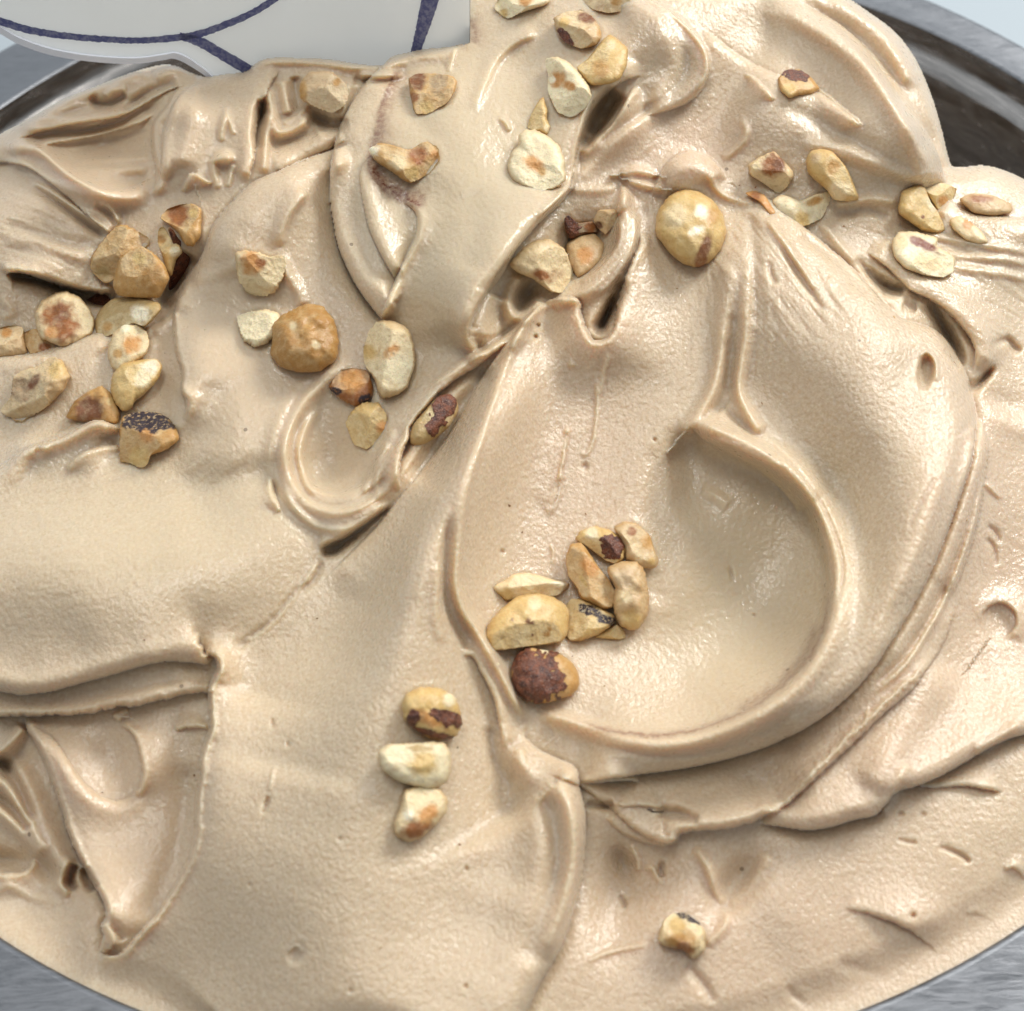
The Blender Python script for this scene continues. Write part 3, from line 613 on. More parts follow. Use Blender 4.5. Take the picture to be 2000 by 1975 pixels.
# ---- lower right floor details
bump('H', 1690, 1140, -26, 16, 26, -25); bump('H', 1660, 1070, -10, 14, 18)
for a in [[(1720, 1020, 3, 5), (1760, 1100, 8, 6), (1760, 1170, 5, 6)], [(1800, 1170, 3, 6), (1830, 1140, 9, 6), (1860, 1180, 8, 7), (1890, 1240, 3, 6)], [(1900, 1090, 4, 6), (1880, 1150, -14, 7), (1890, 1200, -10, 6)], [(1660, 1290, -2, 5), (1690, 1330, -9, 5), (1680, 1360, -5, 5)],
          [(1470, 1650, 2, 5), (1620, 1590, 6, 6), (1820, 1550, 3, 6)]]:
    ridge('H', a, jag=.6)
ridge('I', [(150, 1030, 8, 8), (220, 1130, 12, 12, 8), (270, 1260, 12, 12, 8), (320, 1350, 6, 10)])
bump('I', 370, 1240, -22, 32, 62, 38, 3); ridge('I', [(330, 1350, 4, 9), (430, 1260, 10, 12, 10), (560, 1060, 8, 14)])
ridge('I', [(330, 1370, 4, 8), (310, 1460, 8, 9), (220, 1560, 5, 9)])
fold('I', 'L', [(940, 1355, 3), (1080, 1390, 10), (1200, 1430, 18), (1320, 1490, 22), (1400, 1550, 24), (1470, 1620, 20), (1500, 1670, 8)], w=12, L=60, jag=1.0, under=3)
fold('I', 'L', [(1240, 690, 4), (1400, 715, 8), (1560, 710, 10), (1700, 725, 12), (1800, 745, 8)], w=8, L=30, jag=.4, under=4)
ridge('I', [(1450, 1030, -3, 5), (1540, 1060, -8, 5), (1600, 1095, -9, 5), (1620, 1130, -4, 5)])
ridge('I', [(1230, 990, -2, 4), (1310, 1010, -5, 4), (1340, 1000, -2, 4)])
fold('I', 'R', [(1800, 1160, 3), (1850, 1150, 8), (1900, 1190, 8), (1980, 1240, 6)][::-1], w=6, L=22)
fold('I', 'L', [(1600, 1390, 3), (1680, 1400, 6), (1750, 1440, 6)], w=6, L=24)
bump('I', 1318, 1398, -10, 5); bump('I', 1255, 857, -6, 5); bump('I', 1370, 860, -5, 5)
ridge('I', [(100, 1650, -4, 9), (200, 1760, -8, 10), (260, 1870, -4, 10)])
ridge('I', [(640, 1770, -3, 9), (720, 1860, -8, 9), (800, 1900, -4, 9)])
ridge('I', [(900, 1650, -3, 14), (1080, 1700, -5, 14), (1200, 1760, -3, 12)])
fold('F', 'R', [(1705, 1690, 3), (1690, 1640, 6), (1730, 1590, 9), (1800, 1580, 10), (1860, 1630, 12), (1860, 1700, 10), (1800, 1760, 6)][::-1], w=5, L=26, jag=.8, e=.15)
bump('F', 1775, 1680, -7, 34, 36, 0, 5)
for a in [[(1700, 930, 4, 5), (1740, 970, 7, 5), (1790, 1020, 3, 5)], [(1710, 1160, -3, 5), (1760, 1200, -7, 6), (1780, 1260, -4, 5)], [(1700, 1230, -3, 5), (1750, 1280, -7, 5), (1760, 1380, -4, 5)]]:
    ridge('F', a)

# ---- lower left: sheet, strands, floor
fold('G', 'L', [(130, 340, 14), (140, 400, 26), (190, 490, 34), (240, 590, 36), (280, 700, 38), (330, 850, 42), (370, 980, 44), (420, 1090, 46), (480, 1200, 50), (540, 1300, 54), (565, 1400, 54), (540, 1450, 54), (550, 1510, 54), (535, 1580, 52), (570, 1612, 30)], w=12, L=110, jag=1.0, e=.04, ends=(1, 1), lip=4, under=14)
ridge('G', [(560, 1380, 3, 10), (590, 1440, -12, 12), (630, 1490, -14, 12), (660, 1540, -6, 12)])
fold('G', 'L', [(150, 380, 6), (260, 430, 14), (340, 530, 18), (420, 650, 18), (510, 740, 16), (600, 785, 12), (680, 770, 8), (760, 720, 5)][::-1], w=20, L=34, jag=.3)
fold('G', 'R', [(640, 380, 8), (700, 430, 20), (740, 520, 26), (760, 620, 28), (745, 710, 22), (700, 750, 8)][::-1], w=6, L=46, jag=1.0)
fold('G', 'R', [(640, 370, 8), (600, 330, 12), (680, 290, 6)], w=8, L=30, jag=1)
bump('G', 600, 560, -16, 50, 70, 20)
ridge('G', [(1000, 560, -10, 26), (1000, 800, -14, 26), (960, 1050, -12, 26), (860, 1250, -8, 26), (740, 1430, -5, 24)])
H0_ = H.copy()
for a in [[(-40, 560, 22, 14), (60, 470, 26, 16), (130, 390, 20, 12)], [(-40, 560, -18, 10), (20, 590, -24, 12), (90, 700, -16, 10), (180, 900, -10, 9)], [(60, 560, 18, 20), (150, 720, 26, 26), (220, 900, 24, 26), (300, 1080, 20, 22), (340, 1200, 16, 18)],
          [(-60, 640, 16, 12), (40, 720, 22, 14), (120, 860, 22, 14), (200, 1000, 16, 12), (260, 1090, 8, 10)], [(-60, 800, 18, 14), (40, 880, 22, 14), (130, 980, 18, 12), (220, 1090, 10, 10)], [(-60, 740, -14, 8), (60, 820, -16, 8), (160, 950, -12, 8)],
          [(380, 1080, 14, 9), (340, 1160, 20, 11), (320, 1230, 18, 11), (380, 1290, 10, 10)], [(400, 1120, -20, 9), (370, 1200, -22, 10), (400, 1270, -10, 9)], [(440, 1140, -14, 9), (470, 1210, -26, 11), (510, 1265, -20, 9)]]:
    ridge('G', a)
H[:] = H0_ + 1.35 * (H - H0_)
bump('G', 265, 1160, -20, 18, 22, -30); bump('G', 40, 1100, -30, 50, 18, 10)
fold('G', 'R', [(-60, 1160, 14), (40, 1165, 24), (130, 1150, 22), (180, 1090, 12)], w=8, L=50, jag=1.6, ends=(0, 1))
ridge('G', [(-40, 1300, 2, 8), (40, 1240, 5, 8), (150, 1290, 4, 10), (340, 1330, 3, 12)])
# bubbles on the tongue
ridge('G', [(1400, 860, -4, 4), (1420, 800, -8, 5), (1430, 760, -5, 4)]); ridge('G', [(1430, 740, 2, 4), (1450, 660, 4, 4), (1460, 600, 2, 4)])
bump('G', 1450, 375, -6, 4, 8); bump('G', 1533, 485, -5, 4, 5); bump('G', 1575, 1600, -9, 14, 18, 25, 3); ridge('G', [(1530, 1590, 3, 4), (1580, 1560, 5, 4), (1610, 1600, 3, 4)])
bump('G', 1330, 1235, -4, 4); bump('H', 850, 1150, -5, 4); bump('H', 845, 1775, -5, 4); bump('H', 230, 1800, -4, 4); bump('H', 175, 990, -4, 4)

H0_ = H.copy()
# ---- upper left swirls
fold('A', 'R', [(-60, 860, 26), (60, 870, 28), (160, 900, 30), (250, 960, 30), (350, 1040, 30), (450, 1130, 26), (540, 1210, 20), (600, 1260, 10)][::-1], w=30, L=60, jag=.3, e=.06, ends=(1, 0))
ridge('A', [(0, 880, 10, 10), (120, 880, 14, 12), (260, 960, 12, 12), (420, 1020, 10, 12), (600, 1060, 8, 12), (760, 1060, 6, 12)])
ridge('A', [(20, 830, 14, 12), (60, 790, 22, 16), (140, 780, 22, 16), (230, 810, 22, 16), (300, 880, 22, 16), (420, 960, 22, 16), (560, 1030, 22, 18), (700, 1050, 18, 18), (820, 1020, 12, 18)])
ridge('A', [(160, 770, 6, 6), (260, 840, 9, 6), (380, 940, 9, 6), (540, 1010, 8, 6), (700, 1020, 6, 6)])
for a in [[(150, 960, 4, 5), (250, 1010, 10, 6), (400, 1110, 13, 6), (560, 1220, 9, 6), (620, 1260, 4, 5)], [(160, 980, -3, 6), (300, 1080, -14, 8, 7), (440, 1180, -20, 9, 7), (570, 1260, -10, 8)], [(500, 1090, -3, 6), (580, 1140, -12, 7), (620, 1200, -8, 6)],
          [(520, 1080, 3, 5), (590, 1110, 7, 5), (640, 1190, 6, 5)], [(0, 1280, 3, 10), (200, 1300, 7, 12), (420, 1360, 7, 12), (560, 1400, 4, 10)], [(0, 1190, -3, 10), (220, 1230, -6, 12), (480, 1330, -5, 12)]]:
    ridge('A', a)
streaks('A', [(-40, 1150), (250, 1230), (560, 1370)], 100, 12, 2.0, 41)
fold('A', 'R', [(30, 1470, 8), (60, 1450, 36), (140, 1465, 42), (230, 1490, 40), (340, 1530, 38), (430, 1545, 34), (520, 1560, 28), (600, 1570, 16)][::-1], w=9, L=60, jag=2.0, under=34, e=.05)
# dark slot under that sheet
ridge('A', [(40, 1470, -24, 7), (140, 1480, -44, 8), (260, 1510, -44, 9), (380, 1550, -40, 9), (500, 1590, -36, 12), (640, 1620, -40, 22)], e=.08)
ridge('A', [(850, 1640, -20, 12), (900, 1560, -44, 16), (960, 1440, -44, 18), (1010, 1340, -30, 16)])
# big drooping fold in the middle of the upper left
fold('A', 'L', [(1030, 420, 8), (940, 480, 20), (880, 570, 28), (820, 640, 30), (805, 720, 32), (810, 800, 32), (830, 900, 30), (830, 980, 24), (790, 1040, 12)], w=10, L=36, jag=.2)
fold('A', 'L', [(1080, 430, 6), (980, 490, 16), (920, 560, 22), (880, 660, 24), (860, 780, 24), (855, 900, 20), (850, 980, 10)], w=11, L=40, jag=.2)
ridge('A', [(1070, 420, 6, 14), (1040, 560, 12, 20), (1000, 720, 12, 22), (960, 900, 10, 22)])
fold('A', 'L', [(1500, 360, 6), (1430, 470, 22), (1390, 560, 30), (1375, 640, 32), (1360, 720, 32), (1355, 820, 30), (1340, 900, 26), (1320, 980, 14)][::-1], w=16, L=40, jag=1.4)
ridge('A', [(1400, 520, -20, 9), (1390, 600, -36, 10), (1370, 700, -20, 9), (1380, 800, -10, 8)], jag=.8)
for a in [[(1215, 560, 3, 5), (1200, 620, 12, 8), (1180, 700, 10, 7), (1180, 760, 4, 6)], [(1215, 600, 3, 4), (1235, 680, 7, 4), (1250, 720, 3, 4)], [(1130, 840, 6, 6), (1140, 900, 10, 7), (1150, 960, 10, 8), (1160, 1010, 5, 8)], [(1240, 870, 6, 6), (1225, 940, 8, 6), (1210, 1000, 4, 6)],
          [(1430, 590, 14, 8), (1420, 680, 20, 9), (1410, 800, 20, 10), (1400, 930, 12, 9)]]:
    ridge('A', a)
bump('A', 1195, 840, 24, 17, 13, 0, 3); bump('A', 1150, 850, 10, 8, 6)
fold('A', 'L', [(960, 1020, 8), (985, 960, 14), (1020, 920, 14), (1090, 950, 12), (1130, 970, 8)][::-1], w=6, L=26, jag=1.0)
ridge('A', [(1040, 920, 4, 5), (1080, 950, 8, 6), (1130, 980, 6, 6)])
# back swirls next to the rim
for a in [[(120, 700, 10, 14), (300, 660, 16, 14), (500, 640, 14, 12), (660, 600, 10, 10), (780, 520, 6, 10)], [(100, 740, -6, 10), (300, 710, -12, 10), (520, 690, -12, 10), (740, 600, -10, 10), (880, 530, -5, 9)], [(200, 760, 7, 8), (400, 740, 10, 8), (600, 700, 10, 8), (780, 640, 8, 8)],
          [(60, 700, 10, 18), (240, 600, 22, 18), (420, 500, 24, 18), (600, 430, 22, 18), (800, 360, 16, 16)], [(480, 500, -12, 8), (520, 550, -22, 9), (600, 545, -20, 9), (680, 500, -12, 8)], [(640, 600, -12, 9), (720, 540, -24, 10), (820, 480, -18, 10), (960, 440, -8, 9)],
          [(400, 860, 3, 7), (560, 850, 7, 8), (760, 840, 8, 8), (800, 840, 6, 8)], [(380, 900, 2, 9), (600, 900, 5, 9), (780, 900, 4, 9)], [(820, 420, 8, 12), (900, 370, 16, 14), (1000, 370, 14, 14), (1060, 400, 8, 12)], [(560, 520, 8, 8), (600, 480, 12, 8), (680, 470, 8, 8)]]:
    ridge('A', a)
fold('A', 'L', [(60, 745, 5), (250, 695, 12), (500, 645, 16), (640, 620, 16), (760, 560, 14), (880, 490, 12), (1040, 430, 5)], w=7, L=40, jag=.7, under=4)
fold('A', 'L', [(200, 775, 4), (360, 750, 10), (520, 725, 12), (640, 690, 12), (760, 650, 10), (830, 600, 4)], w=6, L=26, jag=.8, under=3)
fold('A', 'L', [(330, 880, 5), (430, 955, 12), (540, 1000, 14), (660, 1005, 14), (760, 960, 12), (800, 880, 5)][::-1], w=10, L=22, jag=.2)
bump('A', 620, 800, -20, 80, 40, -6); bump('A', 750, 950, -18, 60, 16, -8)
streaks('A', [(100, 720), (400, 690), (800, 560)], 60, 9, 2.0, 44)
# curled gelato right of it, below the sign
for a in [[(1320, 370, 12, 12), (1400, 325, 22, 12), (1550, 320, 22, 10), (1720, 330, 22, 10), (1870, 350, 22, 10), (2050, 345, 22, 10), (2200, 320, 16, 10)], [(1440, 440, 14, 10), (1430, 520, 22, 12), (1450, 620, 24, 12), (1480, 700, 24, 12), (1560, 690, 22, 12), (1630, 630, 16, 10), (1660, 560, 8, 9)],
          [(1500, 420, 16, 12), (1520, 520, 20, 12), (1540, 610, 16, 12)], [(1500, 660, 8, 6), (1580, 620, 8, 6), (1640, 560, 6, 6)], [(1570, 400, -12, 10), (1580, 500, -22, 14), (1600, 600, -20, 12)],
          [(1620, 560, -10, 10), (1700, 640, -44, 16), (1780, 660, -30, 14), (1860, 640, -12, 10)], [(1440, 790, -12, 14), (1560, 740, -18, 16), (1700, 690, -14, 14)], [(1860, 440, 10, 8), (1840, 540, 14, 9), (1820, 640, 12, 9)],
          [(1900, 400, 10, 8), (2040, 400, 12, 8), (2160, 390, 8, 8)], [(1870, 420, -8, 7), (2000, 430, -12, 7), (2140, 425, -6, 7)]]:
    ridge('A', a)
bump('A', 1720, 470, 30, 36, 30, 15, 3)
fold('A', 'L', [(1450, 920, 4), (1560, 880, 10), (1700, 820, 12), (1850, 740, 10)], w=20, L=30)
H[:] = H0_ + .92 * (H - H0_)
# mid-left ledges around the nuts
fold('D', 'R', [(-60, 262, 16), (100, 255, 18), (200, 240, 18), (340, 200, 20), (470, 150, 18), (580, 130, 12)], w=26, L=60, jag=.3, ends=(0, 1))
ridge('D', [(0, 330, 2, 14), (120, 300, 6, 14), (260, 260, 4, 12)]); ridge('D', [(0, -70, 3, 8), (60, 20, 5, 9), (0, 60, 3, 8)])
bump('D', 900, 350, -16, 40, 60, 10)
bump('D', 480, 600, -14, 60, 24, -10)

# ---- gentle unevenness everywhere
H += (1.0 * vnoise(X / 70, Y / 70, 61) + .35 * vnoise(X / 31, Y / 31, 62) + 3.5 * vnoise(X / 190, Y / 190, 63)).astype(np.float32)
GRAINM = np.zeros_like(X); 
H += (.35 * vnoise(X / 7, Y / 7, 64) + .25 * vnoise(X / 4.2, Y / 4.2, 65)).astype(np.float32)

#@@END
#@@TAIL
SPEC = []
def spec(*a, **k): SPEC.append((a, k))
# left cluster
spec('amber curved hazelnut shard at the top of the left cluster', 'K', [(1490, 220), (1560, 140), (1680, 95), (1800, 90), (1875, 140), (1872, 260), (1870, 380), (1800, 480), (1730, 470), (1660, 350), (1600, 300)], 'amber', pat=[(1650, 190, 150, 'toast'), (1800, 170, 60, 'yellow')], dent=[(1660, 210, 120, 12)], lift=6)
spec('cream sliver with a torn edge under the amber shard of the left cluster', 'K', [(1480, 320), (1530, 300), (1590, 420), (1680, 480), (1700, 540), (1640, 600), (1600, 760), (1560, 740), (1510, 560), (1470, 450)], 'yellow', pat=[(1630, 530, 70, 'pale'), (1500, 420, 60, 'gold')], lift=4)
spec('curled dark red skin flake at the right end of the left cluster', 'K', [(1530, 290), (1600, 310), (1650, 400), (1720, 480), (1765, 560), (1765, 660), (1640, 870), (1510, 1010), (1480, 960), (1590, 770), (1620, 640), (1700, 540), (1680, 450), (1590, 420)], 'burnt', th=.2, skin=[(1640, 640, 420)], cen=(1680, 620), autocut=0, lift=-8)
spec('long tan hazelnut chunk leaning behind the five sided one', 'K', [(845, 640), (860, 570), (960, 430), (1080, 300), (1170, 285), (1260, 340), (1390, 410), (1380, 480), (1300, 520), (1180, 600), (1110, 680), (1090, 760), (1000, 830), (900, 760), (850, 690)], 'amber', pat=[(960, 720, 90, 'olive'), (1330, 430, 80, 'coat')], cut=[(135, 28, .7)], th=.30)
spec('smooth five sided yellow hazelnut half in the middle of the left cluster', 'K', [(1320, 485), (1440, 560), (1530, 660), (1575, 780), (1540, 860), (1480, 960), (1300, 960), (1100, 940), (1055, 850), (1080, 720), (1120, 600), (1200, 530)], 'amber', pat=[(1300, 600, 80, 'yellow'), (1400, 800, 160, 'gold')], p=3, autocut=0, cut=[(100, 25, .86)], lift=20, rough=.5)
spec('toasted half with a brown hollow and a ring shaped scar', 'K', [(330, 1110), (390, 1000), (470, 950), (540, 915), (620, 905), (740, 960), (830, 1070), (880, 1180), (860, 1290), (740, 1370), (590, 1420), (520, 1390), (390, 1340), (340, 1240)], 'cream', pat=[(540, 1150, 210, 'toast'), (600, 1250, 190, 'toast'), (560, 1120, 110, 'brown'), (480, 1290, 90, 'orange')], dent=[(490, 1280, 62, 9), (540, 1120, 150, 10)], p=2.6, autocut=0, cut=[(20, 22, .84)], lift=8)
spec('small golden chip tucked below the toasted half', 'K', [(215, 1290), (330, 1250), (480, 1340), (540, 1410), (420, 1480), (290, 1500), (240, 1400)], 'amber', pat=[(420, 1430, 70, 'toast')])
spec('tan hazelnut chunk cut off by the left border', 'K', [(-80, 1260), (120, 1220), (210, 1245), (220, 1350), (260, 1480), (120, 1515), (-80, 1530)], 'tan', pat=[(60, 1280, 70, 'orange')])
spec('greyish tan crescent half below the five sided one', 'K', [(885, 1190), (930, 1080), (1040, 980), (1180, 950), (1340, 965), (1480, 1010), (1495, 1080), (1400, 1190), (1340, 1230), (1240, 1200), (1080, 1290), (980, 1325), (900, 1310)], 'olive', pat=[(1300, 1110, 110, 'white'), (1000, 1230, 60, 'amber')], p=2.8, autocut=0, cut=[(-80, 26, .75)])
spec('small dark red flake lying in the crack of the left cluster', 'K', [(800, 990), (900, 925), (1000, 905), (1070, 950), (980, 1030), (900, 1110), (850, 1080)], 'burnt', th=.2, skin=[(930, 1000, 230)], autocut=0, lift=-8)
spec('oval half with an orange toasted face under the grey tan crescent', 'K', [(1010, 1420), (1060, 1290), (1160, 1215), (1280, 1210), (1350, 1270), (1395, 1380), (1360, 1490), (1200, 1600), (1100, 1660), (1040, 1600), (1010, 1520)], 'cream', pat=[(1230, 1400, 120, 'orange'), (1100, 1480, 60, 'amber'), (1170, 1240, 70, 'white')], cut=[(30, 24, .8)], autocut=0, lift=4)
spec('pale yellow half with a small foot, lowest of the yellow ones on the left', 'D', [(590, 440), (600, 360), (650, 300), (740, 285), (830, 275), (865, 320), (830, 400), (760, 470), (715, 500), (700, 545), (650, 550), (610, 500)], 'yellow', pat=[(800, 320, 60, 'white'), (760, 380, 60, 'pale')], p=2.6, autocut=0, cut=[(60, 18, .9)], lift=10)
spec('brown hollow crescent just above the ragged gelato crest', 'D', [(350, 590), (400, 500), (470, 450), (540, 420), (590, 460), (635, 560), (630, 620), (540, 615), (450, 612)], 'amber', pat=[(470, 550, 110, 'brown'), (590, 500, 30, 'yellow')], dent=[(480, 560, 90, 12)], autocut=0)
spec('hazelnut chunk with a charred blue black top', 'D', [(640, 640), (660, 580), (740, 560), (830, 560), (890, 590), (940, 650), (950, 710), (880, 760), (800, 785), (785, 840), (740, 852), (700, 825), (640, 820)], 'amber', char=[(770, 605, 150, 62, 4, 5)], pat=[(780, 680, 60, 'orange'), (740, 800, 80, 'yellow')], cut=[(90, 34, .74)], autocut=1, lift=6)
spec('husky piece with a rough grey brown groove at the left', 'D', [(0, 550), (60, 480), (70, 380), (120, 340), (200, 320), (280, 260), (330, 290), (370, 370), (340, 440), (250, 530), (180, 570), (110, 610), (50, 580)], 'tan', pat=[(110, 440, 90, 'husk'), (180, 400, 70, 'brown', 28, -55), (310, 340, 70, 'yellow')], dent=[(150, 420, 60, 10)], rough=1.6)
spec('crumbly pale piece with an orange brown top on the smooth left fold', 'A', [(1250, 1345), (1310, 1335), (1380, 1345), (1430, 1370), (1510, 1360), (1520, 1420), (1500, 1490), (1460, 1560), (1380, 1575), (1320, 1560), (1270, 1490)], 'cream', pat=[(1340, 1400, 80, 'orange'), (1390, 1400, 40, 'toast')], rough=2.2)
spec('small rough whitish crumb beside the round amber nut', 'A', [(1260, 1690), (1330, 1660), (1420, 1645), (1480, 1670), (1500, 1720), (1460, 1790), (1420, 1830), (1350, 1850), (1290, 1800)], 'pale', rough=2.4, autocut=1)
spec('round dull amber hazelnut dusted with crumbs', 'D', [(1450, 100), (1500, 50), (1570, 10), (1640, -15), (1720, 0), (1780, 80), (1800, 180), (1790, 280), (1700, 340), (1600, 345), (1500, 320), (1440, 250), (1455, 185)], 'gold', pat=[(1640, 130, 60, 'amber'), (1560, 100, 30, 'cream'), (1680, 200, 30, 'cream')], autocut=0, th=.38, p=2.3, name='whole_hazelnut')
# middle left group
spec('big whitish cut half with a light brown scar near the swirl', 'E', [(300, 230), (330, 130), (380, 75), (470, 80), (540, 120), (570, 220), (570, 300), (530, 430), (460, 470), (390, 480), (360, 380), (310, 310)], 'cream', pat=[(450, 240, 70, 'orange', 45, -50), (490, 330, 120, 'pale'), (330, 240, 60, 'yellow')], autocut=0, cut=[(-15, 20, .72), (170, 42, .62)], th=.40, lift=4)
spec('orange brown broken chunk with dark corners near the swirl', 'E', [(115, 430), (170, 340), (240, 325), (320, 340), (350, 420), (340, 500), (260, 530), (180, 490)], 'toast', pat=[(240, 390, 90, 'orange')], char=[(320, 490, 50, 40), (140, 450, 40, 30)])
spec('small yellow lump at the bottom of the swirl group', 'E', [(205, 620), (240, 550), (300, 510), (380, 510), (420, 570), (430, 640), (380, 710), (320, 755), (250, 730)], 'yellow', pat=[(400, 640, 50, 'orange')], rough=1.4)
spec('narrow yellow piece half wrapped in dark red skin in the crease', 'E', [(545, 690), (570, 620), (640, 540), (690, 480), (760, 465), (795, 500), (800, 560), (750, 640), (690, 690), (620, 730), (565, 735)], 'olive', skin=[(730, 530, 62, 120, 30, 4), (670, 640, 40, 60, 20, 4)], pat=[(760, 600, 40, 'cream')], th=.36, autocut=0, cut=[(130, 20, .8)])
# top
spec('square brown topped chunk alone on the upper blob', 'B', [(540, 420), (580, 395), (680, 393), (770, 405), (795, 430), (785, 490), (740, 550), (640, 605), (575, 605), (550, 500)], 'amber', pat=[(590, 430, 70, 'brown'), (700, 440, 70, 'husk'), (560, 520, 40, 'toast'), (640, 570, 50, 'yellow')], cut=[(90, 26, .72), (-70, 34, .68)], autocut=0, th=.42, p=3)
spec('bow tie shaped shard with a ragged white tip', 'B', [(325, 800), (380, 765), (440, 770), (530, 800), (570, 790), (600, 765), (640, 755), (690, 790), (705, 850), (660, 910), (600, 950), (550, 975), (500, 950), (450, 910), (380, 870)], 'amber', pat=[(345, 800, 50, 'white'), (590, 830, 70, 'toast'), (480, 860, 60, 'cream'), (560, 920, 50, 'yellow'), (680, 830, 40, 'orange')], dent=[(580, 810, 50, 9)], rough=1.6, cen=(540, 860))
spec('toasted nut with a dark brown underside near the top edge', 'M', [(860, 170), (960, 120), (1120, 95), (1220, 150), (1290, 250), (1310, 340), (1260, 420), (1130, 450), (1060, 430), (960, 380), (905, 290)], 'tan', pat=[(1170, 170, 110, 'brown', 60, 20), (960, 210, 70, 'yellow'), (1290, 300, 40, 'amber')], skin=[(975, 345, 45, 110, -38, 4)], cut=[(-120, 40, .7)], autocut=1, th=.4, lift=5)
spec('smooth bright yellow wedge right of the hollow piece', 'M', [(1390, 320), (1480, 390), (1555, 460), (1540, 620), (1480, 740), (1380, 780), (1220, 795), (1160, 740), (1080, 625), (1180, 560), (1260, 460), (1330, 370)], 'yellow', pat=[(1300, 640, 120, 'amber'), (1400, 420, 70, 'cream')], autocut=0, cut=[(150, 30, .8)], th=.36, rough=.5)
spec('pale hollow shard with brown core, above the thin sliver', 'M', [(780, 560), (900, 535), (1000, 580), (1100, 680), (1190, 800), (1215, 900), (1140, 1020), (1020, 1095), (900, 1040), (850, 940), (810, 830), (820, 700)], 'pale', pat=[(900, 740, 100, 'orange'), (1010, 800, 90, 'orange', 60, 20), (850, 740, 45, 'white')], dent=[(930, 770, 110, 13)], th=.36, lift=4)
spec('thin pale yellow sliver standing between two hollow shards', 'M', [(620, 1190), (650, 1080), (720, 950), (770, 900), (790, 980), (810, 1030), (800, 1110), (835, 1180), (800, 1250), (740, 1230)], 'yellow', pat=[(810, 1200, 50, 'cream')], autocut=1)
spec('round pale cup with a light brown centre on the crest', 'M', [(440, 1540), (480, 1420), (545, 1350), (540, 1270), (600, 1215), (700, 1220), (800, 1270), (920, 1370), (965, 1500), (960, 1600), (990, 1660), (900, 1740), (720, 1790), (660, 1750), (540, 1720), (460, 1640)], 'pale', pat=[(680, 1530, 150, 'orange', 90, 30), (760, 1600, 60, 'amber')], dent=[(700, 1500, 170, 14)], autocut=0, cut=[(-80, 24, .85)], th=.30, lift=4)
spec('hazelnut lump cut by the top border above the toasted nut', 'M', [(1130, 0), (1130, -80), (1400, -100), (1610, -60), (1590, 40), (1510, 100), (1380, 120), (1250, 95), (1170, 40)], 'tan', pat=[(1450, 10, 70, 'amber'), (1300, 60, 60, 'coat')])
spec('ragged pale shard at the top border beside the card', 'M', [(310, 90), (330, 20), (450, -60), (700, -60), (850, 0), (780, 50), (680, 80), (560, 120), (440, 175)], 'pale', pat=[(600, 0, 80, 'orange'), (400, 120, 60, 'yellow')], rough=2.0)
# pocket
spec('dark brown jagged bit in the pocket under the blob', 'B', [(1370, 1170), (1390, 1145), (1440, 1190), (1520, 1180), (1570, 1240), (1500, 1245), (1400, 1275), (1375, 1220)], 'burnt', skin=[(1400, 1210, 60, 70)], pat=[(1510, 1210, 40, 'toast')], autocut=1, cen=(1450, 1220), lift=10)
spec('tiny tan crumb at the top right of the pocket', 'B', [(1525, 1170), (1550, 1120), (1640, 1115), (1660, 1160), (1620, 1210), (1590, 1250), (1545, 1210)], 'tan', pat=[(1550, 1200, 30, 'burnt')], lift=8)
spec('smooth oval orange tan half deep in the pocket', 'B', [(1380, 1300), (1450, 1250), (1530, 1245), (1580, 1300), (1570, 1380), (1510, 1440), (1440, 1480), (1390, 1400)], 'tan', pat=[(1480, 1360, 60, 'orange')], autocut=0, rough=.5, lift=8)
spec('broad cream chip with a brown belly at the pocket mouth', 'B', [(1075, 1410), (1150, 1320), (1210, 1285), (1290, 1275), (1370, 1330), (1410, 1440), (1410, 1520), (1350, 1560), (1290, 1550), (1200, 1480), (1120, 1450)], 'cream', pat=[(1250, 1470, 70, 'toast', 40, 30), (1330, 1460, 50, 'coat')], lift=14, autocut=1)
# right
spec('whole blanched hazelnut with a brown scar on the central peak', 'C', [(-53, 1240), (-40, 1130), (20, 1045), (90, 1012), (170, 1020), (250, 1070), (305, 1150), (320, 1240), (290, 1330), (230, 1395), (165, 1420), (90, 1400), (20, 1340)], 'yellow', pat=[(60, 1150, 90, 'cream'), (240, 1150, 60, 'amber'), (190, 1130, 50, 'white'), (160, 1230, 60, 'white', 30, -20), (210, 1330, 40, 'brown', 100, 15), (180, 1390, 50, 'toast')], autocut=0, th=.44, p=2.1, name='whole_hazelnut', rough=.6)
spec('red brown tipped nut resting high on the right slope', 'C', [(600, 420), (640, 375), (710, 370), (770, 410), (820, 470), (780, 500), (700, 510), (660, 525), (610, 480)], 'amber', pat=[(660, 480, 50, 'yellow')], skin=[(680, 400, 80, 38, 8, 4)], cut=[(60, 20, .85)], autocut=1, th=.4)
spec('pyramid shaped chunk with a toasted top', 'C', [(440, 880), (500, 840), (575, 805), (620, 850), (675, 910), (680, 940), (640, 1000), (600, 1030), (530, 980), (450, 930)], 'cream', pat=[(570, 880, 90, 'toast'), (610, 880, 50, 'brown')], cut=[(-100, 42, .6), (100, 24, .8)], autocut=0, th=.45)
spec('long pale boat shaped half right of the toasted chunk', 'C', [(750, 860), (770, 810), (830, 795), (890, 810), (960, 890), (1000, 980), (1030, 1060), (970, 1070), (890, 1060), (860, 1010), (800, 960), (760, 920)], 'yellow', pat=[(920, 1020, 80, 'cream'), (890, 890, 50, 'amber'), (800, 840, 40, 'tan')], cut=[(30, 30, .78)], autocut=0, th=.4, rough=.7)
